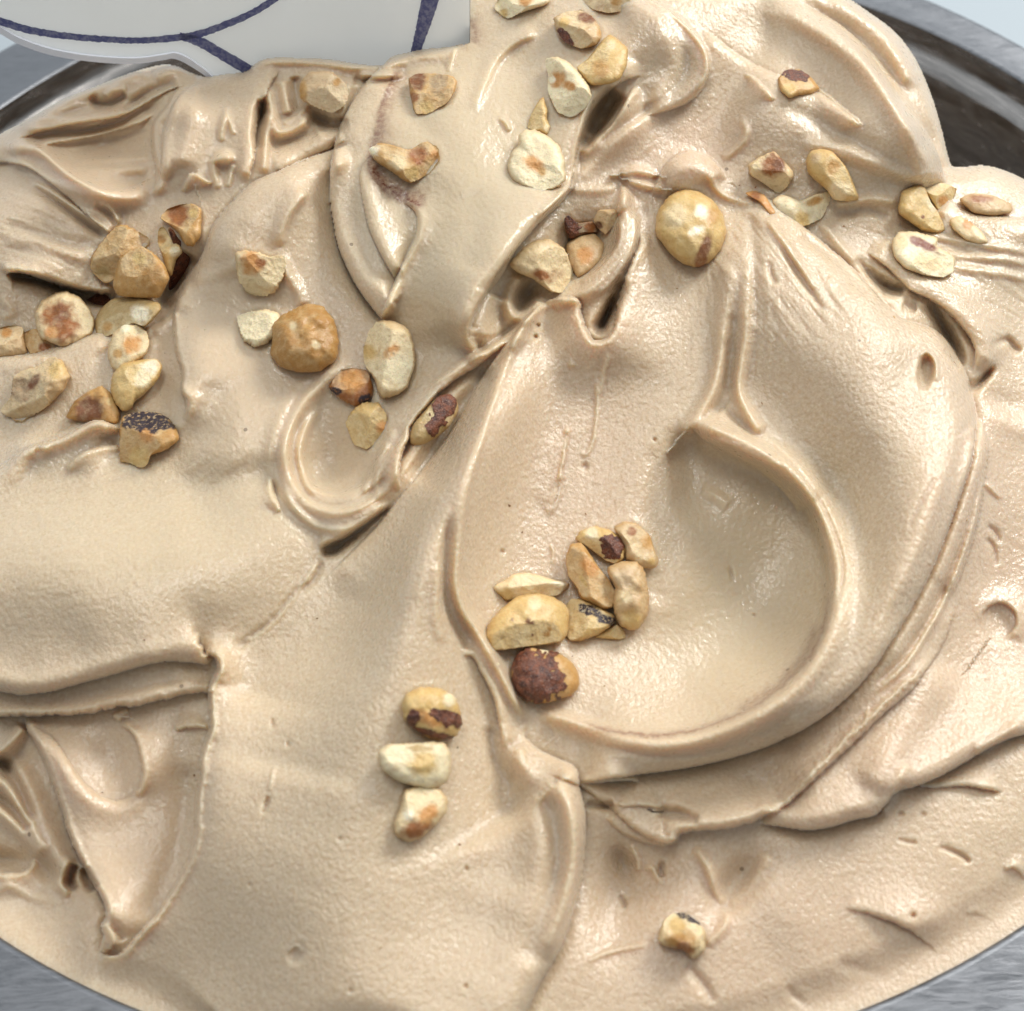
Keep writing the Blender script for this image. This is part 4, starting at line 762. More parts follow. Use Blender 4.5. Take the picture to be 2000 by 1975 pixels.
spec('cream chip with an upturned corner below the toasted chunk', 'C', [(565, 1070), (620, 1035), (720, 1070), (800, 1035), (875, 1020), (870, 1080), (830, 1160), (770, 1190), (710, 1215), (650, 1180), (600, 1130)], 'pale', pat=[(790, 1070, 60, 'amber', 30, -20), (730, 1170, 60, 'yellow')], dent=[(720, 1070, 50, 6)], autocut=1)
spec('brown sliver half sunk left of the upturned chip', 'C', [(415, 1030), (470, 1015), (530, 1040), (560, 1090), (590, 1140), (560, 1150), (500, 1075)], 'orange', pat=[(480, 1040, 40, 'toast')], autocut=0, lift=-3)
spec('big yellow wedge with a green brown dot at the right', 'C', [(1240, 1100), (1260, 1020), (1340, 985), (1380, 1000), (1410, 1080), (1450, 1130), (1490, 1225), (1450, 1240), (1370, 1230), (1300, 1180), (1245, 1140)], 'yellow', pat=[(1370, 1155, 16, 'brown'), (1410, 1090, 50, 'pale', 20, 60)], cut=[(25, 34, .68)], autocut=0, th=.42, lift=8, rough=.6)
spec('knobbly yellow piece behind the big wedge at the right', 'C', [(1360, 985), (1480, 975), (1550, 1005), (1530, 1060), (1500, 1110), (1450, 1115), (1410, 1060)], 'yellow', pat=[(1480, 1070, 40, 'orange')], lift=2)
spec('blurred toasted piece farthest back at the right border', 'C', [(1560, 1060), (1640, 1030), (1740, 1040), (1840, 1085), (1845, 1130), (1740, 1150), (1640, 1135)], 'tan', pat=[(1670, 1060, 90, 'toast', 30)], autocut=0, lift=8)
spec('small ear shaped cream piece at the right border', 'C', [(1510, 1170), (1560, 1150), (1620, 1180), (1680, 1230), (1720, 1290), (1680, 1300), (1600, 1280), (1530, 1220)], 'cream', pat=[(1610, 1190, 40, 'orange')], dent=[(1600, 1220, 40, 5)], autocut=0)
spec('oval half with a red brown upper face at the right', 'C', [(1205, 1290), (1240, 1235), (1330, 1235), (1450, 1270), (1440, 1310), (1540, 1370), (1530, 1450), (1470, 1475), (1380, 1465), (1280, 1430), (1220, 1370)], 'pale', pat=[(1370, 1300, 110, 'red', 36, 25), (1250, 1290, 50, 'cream'), (1400, 1400, 130, 'cream', 50, 15)], dent=[(1370, 1310, 60, 5)], autocut=0, cut=[(-60, 24, .8)])
# cluster in the hollow
spec('pointed leaf shaped pale piece at the left of the centre cluster', 'N', [(50, 700), (170, 640), (250, 580), (380, 565), (520, 600), (640, 640), (780, 655), (740, 710), (680, 770), (560, 790), (300, 780), (200, 830), (120, 770)], 'cream', pat=[(200, 780, 100, 'yellow'), (680, 670, 100, 'white', 30)], autocut=0, cut=[(-80, 40, .62), (90, 20, .85)], th=.4)
spec('dark nut still in its skin, lowest of the centre cluster', 'N', [(245, 1560), (240, 1450), (300, 1330), (390, 1260), (520, 1290), (680, 1320), (800, 1410), (860, 1530), (860, 1620), (800, 1700), (650, 1750), (480, 1790), (360, 1740), (280, 1660)], 'amber', pat=[(560, 1300, 90, 'pale', 40, 10)], skin=[(450, 1520, 260, 290, 0, 6), (600, 1430, 100, 60, 0, 5), (650, 1530, 110, 45, 0, 5), (400, 1350, 110)], th=.40, autocut=0, p=2.2, name='whole_hazelnut')
spec('large yellow half speckled with brown dots in the centre cluster', 'N', [(0, 1170), (30, 1030), (150, 900), (290, 790), (480, 765), (620, 800), (740, 880), (765, 950), (750, 1130), (700, 1210), (400, 1250), (80, 1290), (20, 1220)], 'yellow', pat=[(390, 1020, 34, 'brown', 40), (430, 1035, 26, 'brown'), (240, 1005, 20, 'brown'), (560, 1140, 50, 'gold', 30), (430, 1145, 18, 'brown'), (590, 1090, 30, 'gold'), (450, 850, 90, 'cream')], autocut=0, cut=[(-85, 36, .72)], th=.36, lift=14, rough=.6)
spec('orange toasted boat shaped half in the centre cluster', 'N', [(750, 400), (790, 300), (880, 290), (960, 390), (1050, 530), (1150, 640), (1195, 760), (1170, 880), (1110, 905), (980, 850), (880, 800), (840, 700), (770, 600), (745, 500)], 'amber', pat=[(960, 520, 150, 'orange', 90, 55), (1080, 620, 60, 'tan'), (900, 640, 90, 'yellow', 30, 60), (820, 380, 60, 'tan')], cut=[(10, 32, .66), (190, 30, .72)], autocut=0, th=.42, lift=8)
spec('yellow piece with a maroon skin spot, top of the centre cluster', 'N', [(820, 260), (880, 180), (1010, 130), (1150, 170), (1250, 240), (1290, 330), (1280, 440), (1200, 490), (1110, 450), (1000, 370), (920, 310)], 'yellow', pat=[(980, 200, 90, 'pale')], skin=[(1175, 320, 115, 110, 0, 6)], cut=[(-120, 34, .7)], autocut=0, th=.4, lift=4)
spec('curved tan amber half at the top right of the centre cluster', 'N', [(1180, 150), (1280, 90), (1400, 110), (1520, 220), (1560, 340), (1600, 450), (1570, 520), (1450, 525), (1300, 450), (1290, 330), (1240, 230)], 'tan', pat=[(1500, 280, 110, 'amber'), (1350, 180, 60, 'toast'), (1420, 440, 50, 'cream'), (1540, 460, 50, 'yellow')], autocut=1, th=.36)
spec('bean shaped dusty tan piece at the right of the centre cluster', 'N', [(1120, 540), (1240, 470), (1380, 465), (1460, 520), (1490, 640), (1515, 800), (1500, 950), (1420, 1080), (1330, 1095), (1240, 1040), (1190, 940), (1180, 830), (1200, 700), (1160, 620)], 'tan', pat=[(1260, 640, 120, 'coat'), (1280, 800, 100, 'cream'), (1350, 1000, 130, 'yellow')], autocut=0, dent=[(1190, 730, 70, 8)], th=.40, lift=8, rough=1.5)
spec('small back wedge peeping out below the charred wedge', 'N', [(1050, 1130), (1150, 1080), (1220, 1040), (1280, 1110), (1295, 1170), (1240, 1190), (1080, 1180), (1000, 1165)], 'yellow', autocut=1)
spec('yellow wedge with a crumbly black charred edge', 'N', [(750, 860), (800, 810), (900, 820), (1040, 880), (1180, 960), (1210, 1010), (1130, 1080), (1040, 1140), (880, 1200), (780, 1200), (740, 1120), (760, 980)], 'yellow', char=[(980, 930, 120, 50, 25, 5), (1110, 1010, 100, 55, 20, 5)], pat=[(900, 900, 50, 'white')], cut=[(170, 36, .62), (20, 16, .84)], autocut=0, th=.40, lift=6)
# lower column of three
spec('round yellow nut banded with brown skin, top of the column of three', 'H', [(505, 280), (530, 220), (600, 185), (700, 190), (780, 230), (810, 300), (820, 380), (790, 440), (720, 465), (640, 450), (560, 390), (515, 350)], 'yellow', pat=[(640, 350, 150, 'orange', 50, 22), (760, 250, 50, 'pale')], skin=[(560, 350, 45, 60, 0, 5), (740, 345, 95, 42, 20, 6), (660, 430, 130, 20, 15, 5)], th=.44, p=2.2, autocut=0, name='whole_hazelnut')
spec('stubby cream piece with a brown lower end, bottom of the column of three', 'H', [(520, 730), (600, 712), (700, 725), (745, 780), (740, 850), (680, 920), (600, 990), (540, 1005), (470, 970), (465, 900), (500, 820)], 'cream', pat=[(580, 940, 120, 'toast', 60, -20), (640, 860, 90, 'orange', 60, -30), (540, 860, 40, 'white')], autocut=0, cut=[(80, 20, .84)])
spec('pale greenish yellow half, middle of the column of three', 'H', [(380, 530), (430, 490), (540, 485), (640, 478), (730, 480), (760, 540), (765, 620), (740, 690), (660, 725), (580, 710), (480, 680), (400, 620)], 'pale', pat=[(620, 590, 100, 'yellow'), (600, 510, 90, 'olive', 25)], autocut=0, cut=[(100, 22, .82)], lift=8, th=.32)
spec('single cube like chunk with a black rim near the bottom', 'I', [(-35, 1490), (-5, 1420), (40, 1388), (110, 1388), (190, 1450), (215, 1500), (205, 1590), (150, 1632), (90, 1580), (-10, 1560), (-40, 1530)], 'cream', pat=[(80, 1560, 120, 'gold'), (100, 1580, 60, 'toast'), (60, 1450, 60, 'yellow')], char=[(120, 1405, 100, 24, 25, 6)], cut=[(90, 30, .74)], autocut=0, th=.42, p=3)
spec('hazelnut lump coated in gelato under the card', 'A', [(1600, 440), (1650, 385), (1760, 380), (1830, 440), (1855, 480), (1840, 560), (1770, 600), (1680, 570), (1600, 530)], 'coat', pat=[(1612, 480, 36, 'amber', 70), (1790, 440, 30, 'amber')], rough=1.8, autocut=2, th=.24, lift=-6)
# ------------------------------------------------------------------ keep the ice inside the pan, cut its skyline
T0, DIR = mound_t(X, Y)
tz0 = -CAM[2] / DIR[..., 2]
P0x = CAM[0] + tz0 * DIR[..., 0]; P0y = CAM[1] + tz0 * DIR[..., 1]
r0 = np.hypot(P0x, P0y - PAN_Y)
front = (Y > 1000)
dpx = (PAN_R - .0015 - r0) * FPX / DIST
dpx = np.where(front, dpx, 400)
lim = 4 + np.where(X > 1050, .38, .42) * np.maximum(dpx, 0) + .0022 * np.maximum(dpx, 0) ** 2
lim = lim + 95 * sstep((X - 330) / 180) * sstep((1090 - X) / 120) * sstep((Y - 1700) / 120)
kk = 6.
H = H * 1.45
H = np.where(H > lim - 7 * kk, -kk * np.log(np.exp(-np.clip(H, -200, 400) / kk) + np.exp(-lim / kk)), H)
# the ice gives a little under each nut and swells round it
for a_, k_ in SPEC:
    P_ = spline([tr(a_[1], *q) + (0,) for q in a_[2]], 3, closed=True); P_ = np.vstack([P_, P_[:1]])
    r = near(P_, 26)
    if r is None: continue
    js, is_, d, S = r
    ar_ = (P_[:-1, 0] * P_[1:, 1] - P_[1:, 0] * P_[:-1, 1]).sum()
    d = d if ar_ > 0 else -d                                        # + inside
    H[js, is_] += (1.0 * np.exp(-((d + 6) / 6) ** 2) * (1 + .8 * WOB[js, is_]) - 4 * sstep((d - 8) / 9) * np.exp(-(np.maximum(d - 14, 0) / 12) ** 2)).astype(np.float32)
T = T0 - H * T0 / FPX
tlow = (-.0016 - CAM[2]) / DIR[..., 2]
WB = 70 - 46 * sstep((X - 330) / 120) * sstep((1090 - X) / 100)
T = np.where(front, T * sstep(dpx / WB) + tlow * (1 - sstep(dpx / WB)), T)

SKY = [(-70, 306), (0, 264), (60, 232), (120, 198), (183, 172), (250, 146), (308, 130), (340, 130), (368, 142), (400, 152), (440, 147), (480, 142), (497, 128), (520, 117), (560, 115), (640, 118), (700, 127), (745, 130), (765, 113), (800, 104), (830, 98), (880, 93), (917, 83)]
SKY2 = [(918, -80), (1560, -80), (1610, -40), (1660, 0), (1700, 28), (1745, 62), (1780, 105), (1803, 150), (1822, 200), (1838, 255), (1850, 305), (1864, 328), (1920, 325), (1962, 335), (2000, 352), (2080, 390)]
sky = np.vstack([spline(SKY, 5), spline(SKY2[3:], 5)[:0], np.array(SKY2[:3]), spline(SKY2[3:], 5)])
poly = np.vstack([sky, [(2200, 2200), (-200, 2200)]])
inside = np.zeros(X.shape, bool)
for (ax, ay), (bx, by) in zip(poly, np.roll(poly, -1, axis=0)):
    if abs(ay - by) < 1e-9: continue
    c = ((ay > Y) != (by > Y)) & (X < (bx - ax) * (Y - ay) / (by - ay) + ax)
    inside ^= c
def roll(P, wd, D):
    global T
    r = near(np.asarray(P, float), wd + 12)
    js, is_, d, S = r
    e = sstep(S / .03) * sstep((1 - S) / .03)
    ad = np.abs(d); a = np.clip(1 - ad / wd, 0, 1)
    back = D * (1 - np.sqrt(1 - a ** 2 * .98)) * e
    out = ~inside[js, is_]
    T[js, is_] += (back + out * (ad * 6) * e) * T0[js, is_] / FPX
roll(spline(SKY, 5), 22, 34)
roll(spline(SKY2[2:], 5), 46, 70)
# the far mass behind the blob's crest
keep = inside.copy()
r = near(sky, 8)
js, is_, d, S = r
skirt = (np.abs(d) < 3.2) & ~((X[js, is_] > 905) & (X[js, is_] < 930) & (Y[js, is_] < 90))
keep[js, is_] |= skirt
PTS = CAM + DIR * T[..., None]

# ---- skin-quality maps: grain (pebbly or smooth), wet, rosy or khaki, brown stain
def gmap(base, items):
    m = np.full(X.shape, base, np.float32)
    for t, x, y, v, rx, ry, rot in items:
        x, y = tr(t, x, y); c, s = math.cos(math.radians(rot)), math.sin(math.radians(rot))
        dx = X - x; dy = Y - y
        q = ((dx * c + dy * s) / rx) ** 2 + ((-dx * s + dy * c) / ry) ** 2
        g = np.exp(-q ** 1.5); m = m * (1 - g) + v * g
    return m
grain = gmap(.75, [('Z', 860, 330, .22, 200, 330, 15), ('Z', 200, 250, .25, 330, 180, 0), ('Z', 1410, 1080, .12, 170, 260, 25), ('Z', 450, 650, .2, 200, 250, 10), ('Z', 250, 1000, .5, 330, 130, 0),
                   ('Z', 600, 880, .3, 120, 160, 20), ('Z', 1620, 900, 1.15, 160, 380, 0), ('Z', 1090, 850, 1.1, 110, 300, 5), ('Z', 620, 1500, .9, 260, 300, 0), ('Z', 1500, 240, .6, 200, 160, 20), ('Z', 200, 1550, .45, 200, 250, 0),
                   ('Z', 1600, 1430, 1.0, 260, 120, -35), ('Z', 1150, 100, .35, 140, 120, 0)])
pink = gmap(.45, [('Z', 860, 350, .05, 220, 330, 15), ('Z', 1410, 1080, .0, 180, 260, 25), ('Z', 300, 1000, .12, 380, 160, 0), ('Z', 1090, 900, .8, 130, 330, 5), ('Z', 1870, 1050, 1., 130, 330, 0), ('Z', 1500, 1750, .9, 500, 200, 0),
                  ('Z', 200, 1550, .7, 200, 260, 0), ('Z', 1250, 300, .9, 180, 90, -20), ('Z', 1700, 1400, .9, 300, 160, -30), ('Z', 650, 1350, .3, 250, 400, 0), ('Z', 1550, 640, .5, 200, 200, 0), ('Z', 150, 300, .6, 250, 160, 0)])
wet = gmap(.25, [('Z', 420, 1110, 1.0, 160, 60, -12), ('Z', 600, 1090, 1.2, 40, 90, 20), ('Z', 1650, 340, .9, 200, 60, 30), ('Z', 1260, 110, .8, 70, 100, 0), ('Z', 1080, 380, .9, 40, 90, 20), ('Z', 1850, 480, .8, 150, 110, 0), ('Z', 780, 1150, .6, 90, 250, 12),
                 ('Z', 1090, 1000, .6, 120, 200, 0), ('Z', 1200, 1700, .9, 110, 130, 0), ('Z', 1880, 1050, .8, 80, 180, 0), ('Z', 1200, 430, 1., 60, 150, 10), ('Z', 100, 860, 1.0, 120, 40, -15), ('Z', 830, 800, .9, 60, 60, 0)])
stain = np.zeros(X.shape, np.float32)
def stain_line(t, pts, wd, v, side=0):
    P = spline([tr(t, p[0], p[1]) + (0,) for p in pts], 8); js, is_, d, S = near(P, wd * 3 + 20)
    d = d + 2.2 * JAG[js, is_] + 3 * WOB[js, is_]
    if side: d = np.where(d * side > 0, np.abs(d), np.abs(d) * 4)
    g = v * np.exp(-(np.abs(d) / wd) ** 1.4) * sstep(S / .1) * sstep((1 - S) / .12)
    stain[js, is_] = np.maximum(stain[js, is_], g)
stain_line('B', [(540, 340), (450, 430), (400, 560), (370, 700), (330, 820), (335, 920), (400, 1000), (480, 1060), (560, 1090), (640, 1130)], 22, .75, -1)
stain_line('B', [(335, 860), (370, 950), (450, 1010), (540, 1060), (640, 1100)], 26, 1.0, -1)
stain_line('Z', [(1080, 1356), (1170, 1384), (1270, 1386), (1380, 1352), (1460, 1305), (1530, 1235), (1558, 1160), (1566, 1090)], 4.5, .85)
stain_line('Z', [(1380, 1345), (1460, 1298), (1520, 1235), (1545, 1170)], 9, .55)
stain_line('B', [(860, 100), (885, 130), (895, 190), (870, 230)], 12, .6)

idx = np.arange(NX * NY).reshape(NY, NX)
quad_ok = keep[:-1, :-1] & keep[1:, :-1] & keep[:-1, 1:] & keep[1:, 1:]
quads = np.stack([idx[:-1, :-1], idx[1:, :-1], idx[1:, 1:], idx[:-1, 1:]], -1)
def add_sheet(name, qm, label=None):
    q = quads[qm]; u, inv = np.unique(q, return_inverse=True)
    V = PTS.reshape(-1, 3)[u] - np.array([0, PAN_Y, -.09])
    o = mesh_np(name, V, inv.reshape(-1, 4), GEL); o.location = (0, PAN_Y, -.09)
    for n_, a in (('grain', grain), ('wet', wet), ('pink', pink), ('stain', stain)): pt_attr(o, n_, a.ravel()[u])
    if label: o['label'] = label
    return o
tagged(add_sheet('gelato', quad_ok), 'heaped pale beige hazelnut gelato in thick glossy swirls filling the steel pan', 'gelato')

# ------------------------------------------------------------------ pan
def lathe(name, prof, mat, parent, n=192, rfun=None, closed=False):
    th = np.linspace(0, 2 * math.pi, n, endpoint=False); V = []
    for r_, z_, k_ in prof:
        rr = r_ * KR + (k_ * rfun(th) if rfun is not None else 0)
        V.append(np.stack([rr * np.cos(th), rr * np.sin(th), np.full(n, z_)], -1))
    m_ = len(prof); V = np.concatenate(V)
    a = np.arange(n); b = (a + 1) % n; Fq = []
    for i in range(m_ - 1 + (1 if closed else 0)):
        j = (i + 1) % m_
        Fq.append(np.stack([i * n + a, i * n + b, j * n + b, j * n + a], -1))
    return mesh_np(name, V, np.concatenate(Fq), mat, parent)
pan = bpy.data.objects.new('steel_pan', None); COL.objects.link(pan); pan.location = (0.001, PAN_Y, 0)
tagged(pan, 'round brushed stainless steel pan that holds the gelato', 'pan')
R_ = PAN_R
KR = PAN_R / .18
def fl(th):   # the flange is wider towards the front and the left
    return .009 + .024 * np.clip(-np.sin(th), 0, 1) ** .7 * 2 + .006 * (1 - np.cos(th)) * (np.sin(th) > -.2)
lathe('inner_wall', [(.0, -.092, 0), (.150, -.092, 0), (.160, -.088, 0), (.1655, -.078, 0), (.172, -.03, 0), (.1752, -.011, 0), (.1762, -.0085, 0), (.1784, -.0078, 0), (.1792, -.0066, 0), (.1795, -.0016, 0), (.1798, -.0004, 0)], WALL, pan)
lathe('flange', [(.1798, -.0004, 0), (.1803, .0002, 0), (.1812, .0002, .0), (.183, -.0007, .02), (.183, -.0009, .5), (.183, -.0008, .93), (.184, -.001, 1), (.1852, -.002, 1), (.1856, -.004, 1), (.1850, -.0065, 1), (.1838, -.007, 1)], STEEL_C, pan, rfun=fl)
lathe('outer_wall', [(.1806, -.0014, 0), (.181, -.010, 0), (.176, -.05, 0), (.168, -.094, 0), (.0, -.0945, 0)], STEEL, pan)

# ------------------------------------------------------------------ counter under and behind the pan
m = NT('pale_counter'); O = m.pos()
c = m.mix(m.ramp(m.noise(6, 3, .5, O), .3, .7), (.36, .415, .45), (.39, .445, .48))
m.p(Base_Color=c, Roughness=.35); CNT = m.m
cv = np.array([(-3, -2, -.097), (3, -2, -.097), (3, 5, -.097), (-3, 5, -.097)])
ct = mesh_np('countertop', np.vstack([cv, cv - [0, 0, .04]]), [(0, 1, 2, 3), (7, 6, 5, 4), (0, 4, 5, 1), (1, 5, 6, 2), (2, 6, 7, 3), (3, 7, 4, 0)], CNT, smooth=False)
tagged(ct, 'pale blue white countertop behind the steel pan', kind='structure')

# ------------------------------------------------------------------ printed card in a clear holder
_, Dm = mound_t(np.array([700.]), np.array([140.])); tm = mound_t(np.array([700.]), np.array([140.]))[0]
YS = float((CAM + Dm[0] * tm[0])[1]) + .006
TILT = .10
def on_sign(px, py, off=0.):
    D = ray(np.asarray(px, float), np.asarray(py, float))
    # plane y = YS + TILT*(z - z0) - off
    z0 = .03
    t = (YS - off + TILT * (CAM[2] - z0) - CAM[1]) / (D[..., 1] - TILT * D[..., 2])
    return CAM + D * t[..., None]
sign = bpy.data.objects.new('sign_card', None); COL.objects.link(sign)
SO = on_sign(np.array([500.]), np.array([190.]))[0]; sign.location = SO
tagged(sign, 'white name card with thin dark blue curved lines stuck behind the gelato', 'sign')
def slab(name, pts, off_f, off_b, mat, parent=sign):
    P = np.asarray(pts, float); n = len(P)
    Fv = on_sign(P[:, 0], P[:, 1], off_f) - SO; Bv = on_sign(P[:, 0], P[:, 1], off_f) - SO + np.array([0, off_f - off_b, 0])
    me = bpy.data.meshes.new(name)
    faces = [tuple(range(n))[::-1], tuple(range(n, 2 * n))] + [(i, (i + 1) % n, n + (i + 1) % n, n + i) for i in range(n)]
    me.from_pydata([tuple(v) for v in np.vstack([Fv, Bv])], [], faces); me.update()
    me.materials.append(mat); o = bpy.data.objects.new(name, me); COL.objects.link(o); o.parent = parent
    return o
m = NT('card_white'); O = m.pos()
c = m.mix(m.ramp(m.noise(40, 4, .6, O), .3, .7), lin((240, 240, 236)), lin((247, 247, 244)))
spv = m.n('ShaderNodeTexVoronoi'); spv.inputs['Scale'].default_value = 60; m.t.links.new(O, spv.inputs['Vector'])
c = m.mix(m.math('LESS_THAN', spv.outputs['Distance'], .03), c, (.25, .25, .27))
m.p(Base_Color=c, Roughness=.45)
tl = m.n('ShaderNodeBsdfTranslucent'); m.set(tl.inputs['Color'], (.96, .97, .96, 1)); ms = m.n('ShaderNodeMixShader'); ms.inputs[0].default_value = .52
m.t.links.new(m.b.outputs[0], ms.inputs[1]); m.t.links.new(tl.outputs[0], ms.inputs[2]); m.t.links.new(ms.outputs[0], m.t.nodes['Material Output'].inputs[0]); CARD = m.m
m = NT('blue_ink'); O = m.pos()
c = m.mix(m.ramp(m.noise(900, 4, .7, O), .44, .60, 0, .55), lin((84, 90, 138)), lin((150, 154, 178)))
m.p(Base_Color=c, Roughness=.5); INK = m.m
m = NT('clear_acrylic_edge'); m.p(Base_Color=(.90, .93, 1, 1), Roughness=.1, IOR=1.49); m.p(Transmission_Weight=.1); CLEAR = m.m
edge = spline([(-90, 10), (0, 66), (40, 88), (100, 108), (180, 121), (260, 125), (318, 118), (338, 115), (362, 124), (405, 152), (440, 185)], 6)
inner = edge + np.array([3.5, -11]) * np.clip(np.linspace(3, 0.55, len(edge)), .35, 1)[:, None]
slab('card', np.vstack([inner, [(917, 190), (917.5, -120), (-90, -120)]]), .0, -.0012, CARD)
slab('clear_holder', np.vstack([edge, inner[::-1]]), .0006, -.003, CLEAR)
def ink(pts, jag=0):
    P = spline(pts, 14); d = np.gradient(P[:, :2], axis=0); d /= np.hypot(*d.T)[:, None]; nrm = np.stack([-d[:, 1], d[:, 0]], -1)
    rr = np.random.RandomState(len(pts)).randn(len(P), 2) * .5
    L_ = P[:, :2] + nrm * (P[:, 2:3] / 2 + rr[:, :1]); R2 = P[:, :2] - nrm * (P[:, 2:3] / 2 + rr[:, 1:])
    A_ = on_sign(L_[:, 0], L_[:, 1], .0003) - SO; B_ = on_sign(R2[:, 0], R2[:, 1], .0003) - SO; n = len(P)
    V = np.vstack([A_, B_, A_ + [0, .0002, 0], B_ + [0, .0002, 0]]); i = np.arange(n - 1)
    Fq = np.concatenate([np.stack([i, i + 1, n + i + 1, n + i], -1), np.stack([2 * n + i, 3 * n + i, 3 * n + i + 1, 2 * n + i + 1], -1)])
    return mesh_np('printed_line', V, Fq, INK, sign, smooth=False)
ink([(-60, 20, 13), (0, 42, 14), (60, 60, 13), (130, 71, 12), (200, 77, 11), (265, 80, 11), (330, 76, 12), (385, 68, 13), (440, 49, 13), (500, 22, 12), (560, -18, 12)])
ink([(350, 71, 13), (385, 80, 18), (430, 105, 19), (490, 140, 20)])
ink([(848, -30, 36), (840, 0, 33), (828, 45, 27), (818, 80, 21), (808, 115, 18)])

# ------------------------------------------------------------------ hazelnut pieces
CO = dict(cream=(228, 206, 162), pale=(236, 222, 184), yellow=(210, 178, 116), amber=(192, 148, 86), olive=(186, 160, 110), gold=(174, 130, 70), tan=(202, 172, 128), orange=(202, 146, 84), toast=(150, 92, 48), brown=(122, 74, 44), burnt=(92, 52, 36), white=(244, 234, 204), coat=(205, 178, 140), red=(120, 62, 48), husk=(166, 140, 108))
Tsm = T.copy()
def surf_plane(cx, cy, rad):
    i = int((cx - gx[0]) / STEP); j = int((cy - gy[0]) / STEP); q = max(3, int(rad / STEP))
    j0, j1, i0, i1 = max(0, j - q), min(NY, j + q), max(0, i - q), min(NX, i + q)
    j1 = max(j1, j0 + 4)
    tt = T[j0:j1:2, i0:i1:2].ravel(); xx = (X[j0:j1:2, i0:i1:2].ravel() - cx); yy = (Y[j0:j1:2, i0:i1:2].ravel() - cy)
    A_ = np.stack([np.ones_like(xx), xx, yy], -1).astype(float)
    s, *_ = np.linalg.lstsq(A_, tt, rcond=None)
    res_ = tt - A_ @ s
    lo = np.percentile(res_, 25)          # rest on the higher parts
    return s[0] + lo * .5, s[1] * .8, s[2] * .8
NUTS = []
def nut(label, t, pts, base='yellow', th=.34, p=2.4, pat=(), skin=(), char=(), cut=(), dent=(), lift=0, name='hazelnut_piece', cen=None, autocut=3, rough=1.0):
    seed = len(NUTS) + 11; rs = np.random.RandomState(seed)
    P = np.array([tr(t, *q) for q in pts], float)
    x, y = P[:, 0], P[:, 1]; x2, y2 = np.roll(x, -1), np.roll(y, -1); cr_ = x * y2 - x2 * y; Ar = cr_.sum() / 2
    c0 = np.array([((x + x2) * cr_).sum(), ((y + y2) * cr_).sum()]) / (6 * Ar) if cen is None else np.array(tr(t, *cen))
    Pc = np.vstack([P]) - c0
    # slightly rounded outline
    Q = []
    for k in range(len(Pc)):
        a, b = Pc[k], Pc[(k + 1) % len(Pc)]
        Q += [a * .9 + b * .1, a * .5 + b * .5, a * .1 + b * .9]
    Q = np.array(Q); n = 84
    th_ = np.linspace(0, 2 * np.pi, n, endpoint=False); rad = np.zeros(n)
    for k in range(len(Q)):
        a, b = Q[k], Q[(k + 1) % len(Q)]
        dx, dy = np.cos(th_), np.sin(th_); ex, ey = b - a
        den = dx * ey - dy * ex; den = np.where(np.abs(den) < 1e-9, 1e-9, den)
        tt = (a[0] * ey - a[1] * ex) / den; uu = (a[0] * dy - a[1] * dx) / den
        ok = (tt > 0) & (uu >= -1e-6) & (uu <= 1 + 1e-6); rad = np.where(ok, np.maximum(rad, tt), rad)
    rad = np.where(rad <= 0, np.median(rad[rad > 0]), rad)
    rad = (np.roll(rad, 1) + 6 * rad + np.roll(rad, -1)) / 8
    rad *= 1.03 + .010 * rs.randn(n) * rough
    size = math.sqrt(abs(Ar)); Tt = size * th * 1.25
    rho = np.concatenate([[0.0], np.sin(np.linspace(.10, math.pi / 2, 22))])
    V = []; ro = []; sgn = []
    for r_ in rho[1:]: V.append(np.stack([rad * r_ * np.cos(th_), rad * r_ * np.sin(th_), np.full(n, Tt * max(0, 1 - r_ ** p) ** (1 / p))], -1)); ro.append(np.full(n, r_))
    for r_ in (.93, .75, .45): V.append(np.stack([rad * r_ * np.cos(th_), rad * r_ * np.sin(th_), np.full(n, -Tt * .75 * (1 - r_ ** 2) ** .5)], -1)); ro.append(np.full(n, 2 - r_))
    V = np.concatenate(V + [np.array([[0, 0, Tt]]), np.array([[0, 0, -Tt * .8]])]); ro = np.concatenate(ro + [[0], [2]])
    m_ = len(rho) - 1 + 3
    # lumps
    s_ = seed * 13.7
    V[:, 2] += np.where(ro < 1, 1, .3) * rough * Tt * (.10 * vnoise(V[:, 0] / 19 + s_, V[:, 1] / 19, seed) + .022 * vnoise(V[:, 0] / 8 + s_, V[:, 1] / 8, seed + 1)) * (1 - np.clip(ro, 0, 1) ** 6)
    cuts = list(cut)
    for q in range(autocut): cuts.append((rs.rand() * 360, 20 + 30 * rs.rand(), .60 + .2 * rs.rand()))
    broken = np.zeros(len(V))
    for A_, B_, C_ in cuts:
        a_, b_ = math.radians(A_), math.radians(B_)
        nx_, ny_, nz_ = math.cos(a_) * math.sin(b_), -math.sin(a_) * math.sin(b_), math.cos(b_)
        ext = math.sqrt((size * .55 * math.sin(b_)) ** 2 + (Tt * math.cos(b_)) ** 2)
        zc = (C_ * ext - nx_ * V[:, 0] - ny_ * V[:, 1]) / nz_
        f = ro < 1.0; hit = f & (V[:, 2] > zc); broken[hit] = 1
        V[:, 2] = np.where(hit, np.maximum(zc, -Tt * .2), V[:, 2])
    for dx_, dy_, rr_, dd in dent:
        qx, qy = tr(t, dx_, dy_); qq = ((V[:, 0] + c0[0] - qx) ** 2 + (V[:, 1] + c0[1] - qy) ** 2) / (rr_ * TILE[t][2]) ** 2
        V[:, 2] -= dd * np.exp(-qq ** 1.5) * (ro < 1)
    # colour
    ax, ay = V[:, 0] + c0[0], V[:, 1] + c0[1]
    nz = .30 * vnoise(ax / 13, ay / 13, seed) + .22 * vnoise(ax / 5, ay / 5, seed + 3)
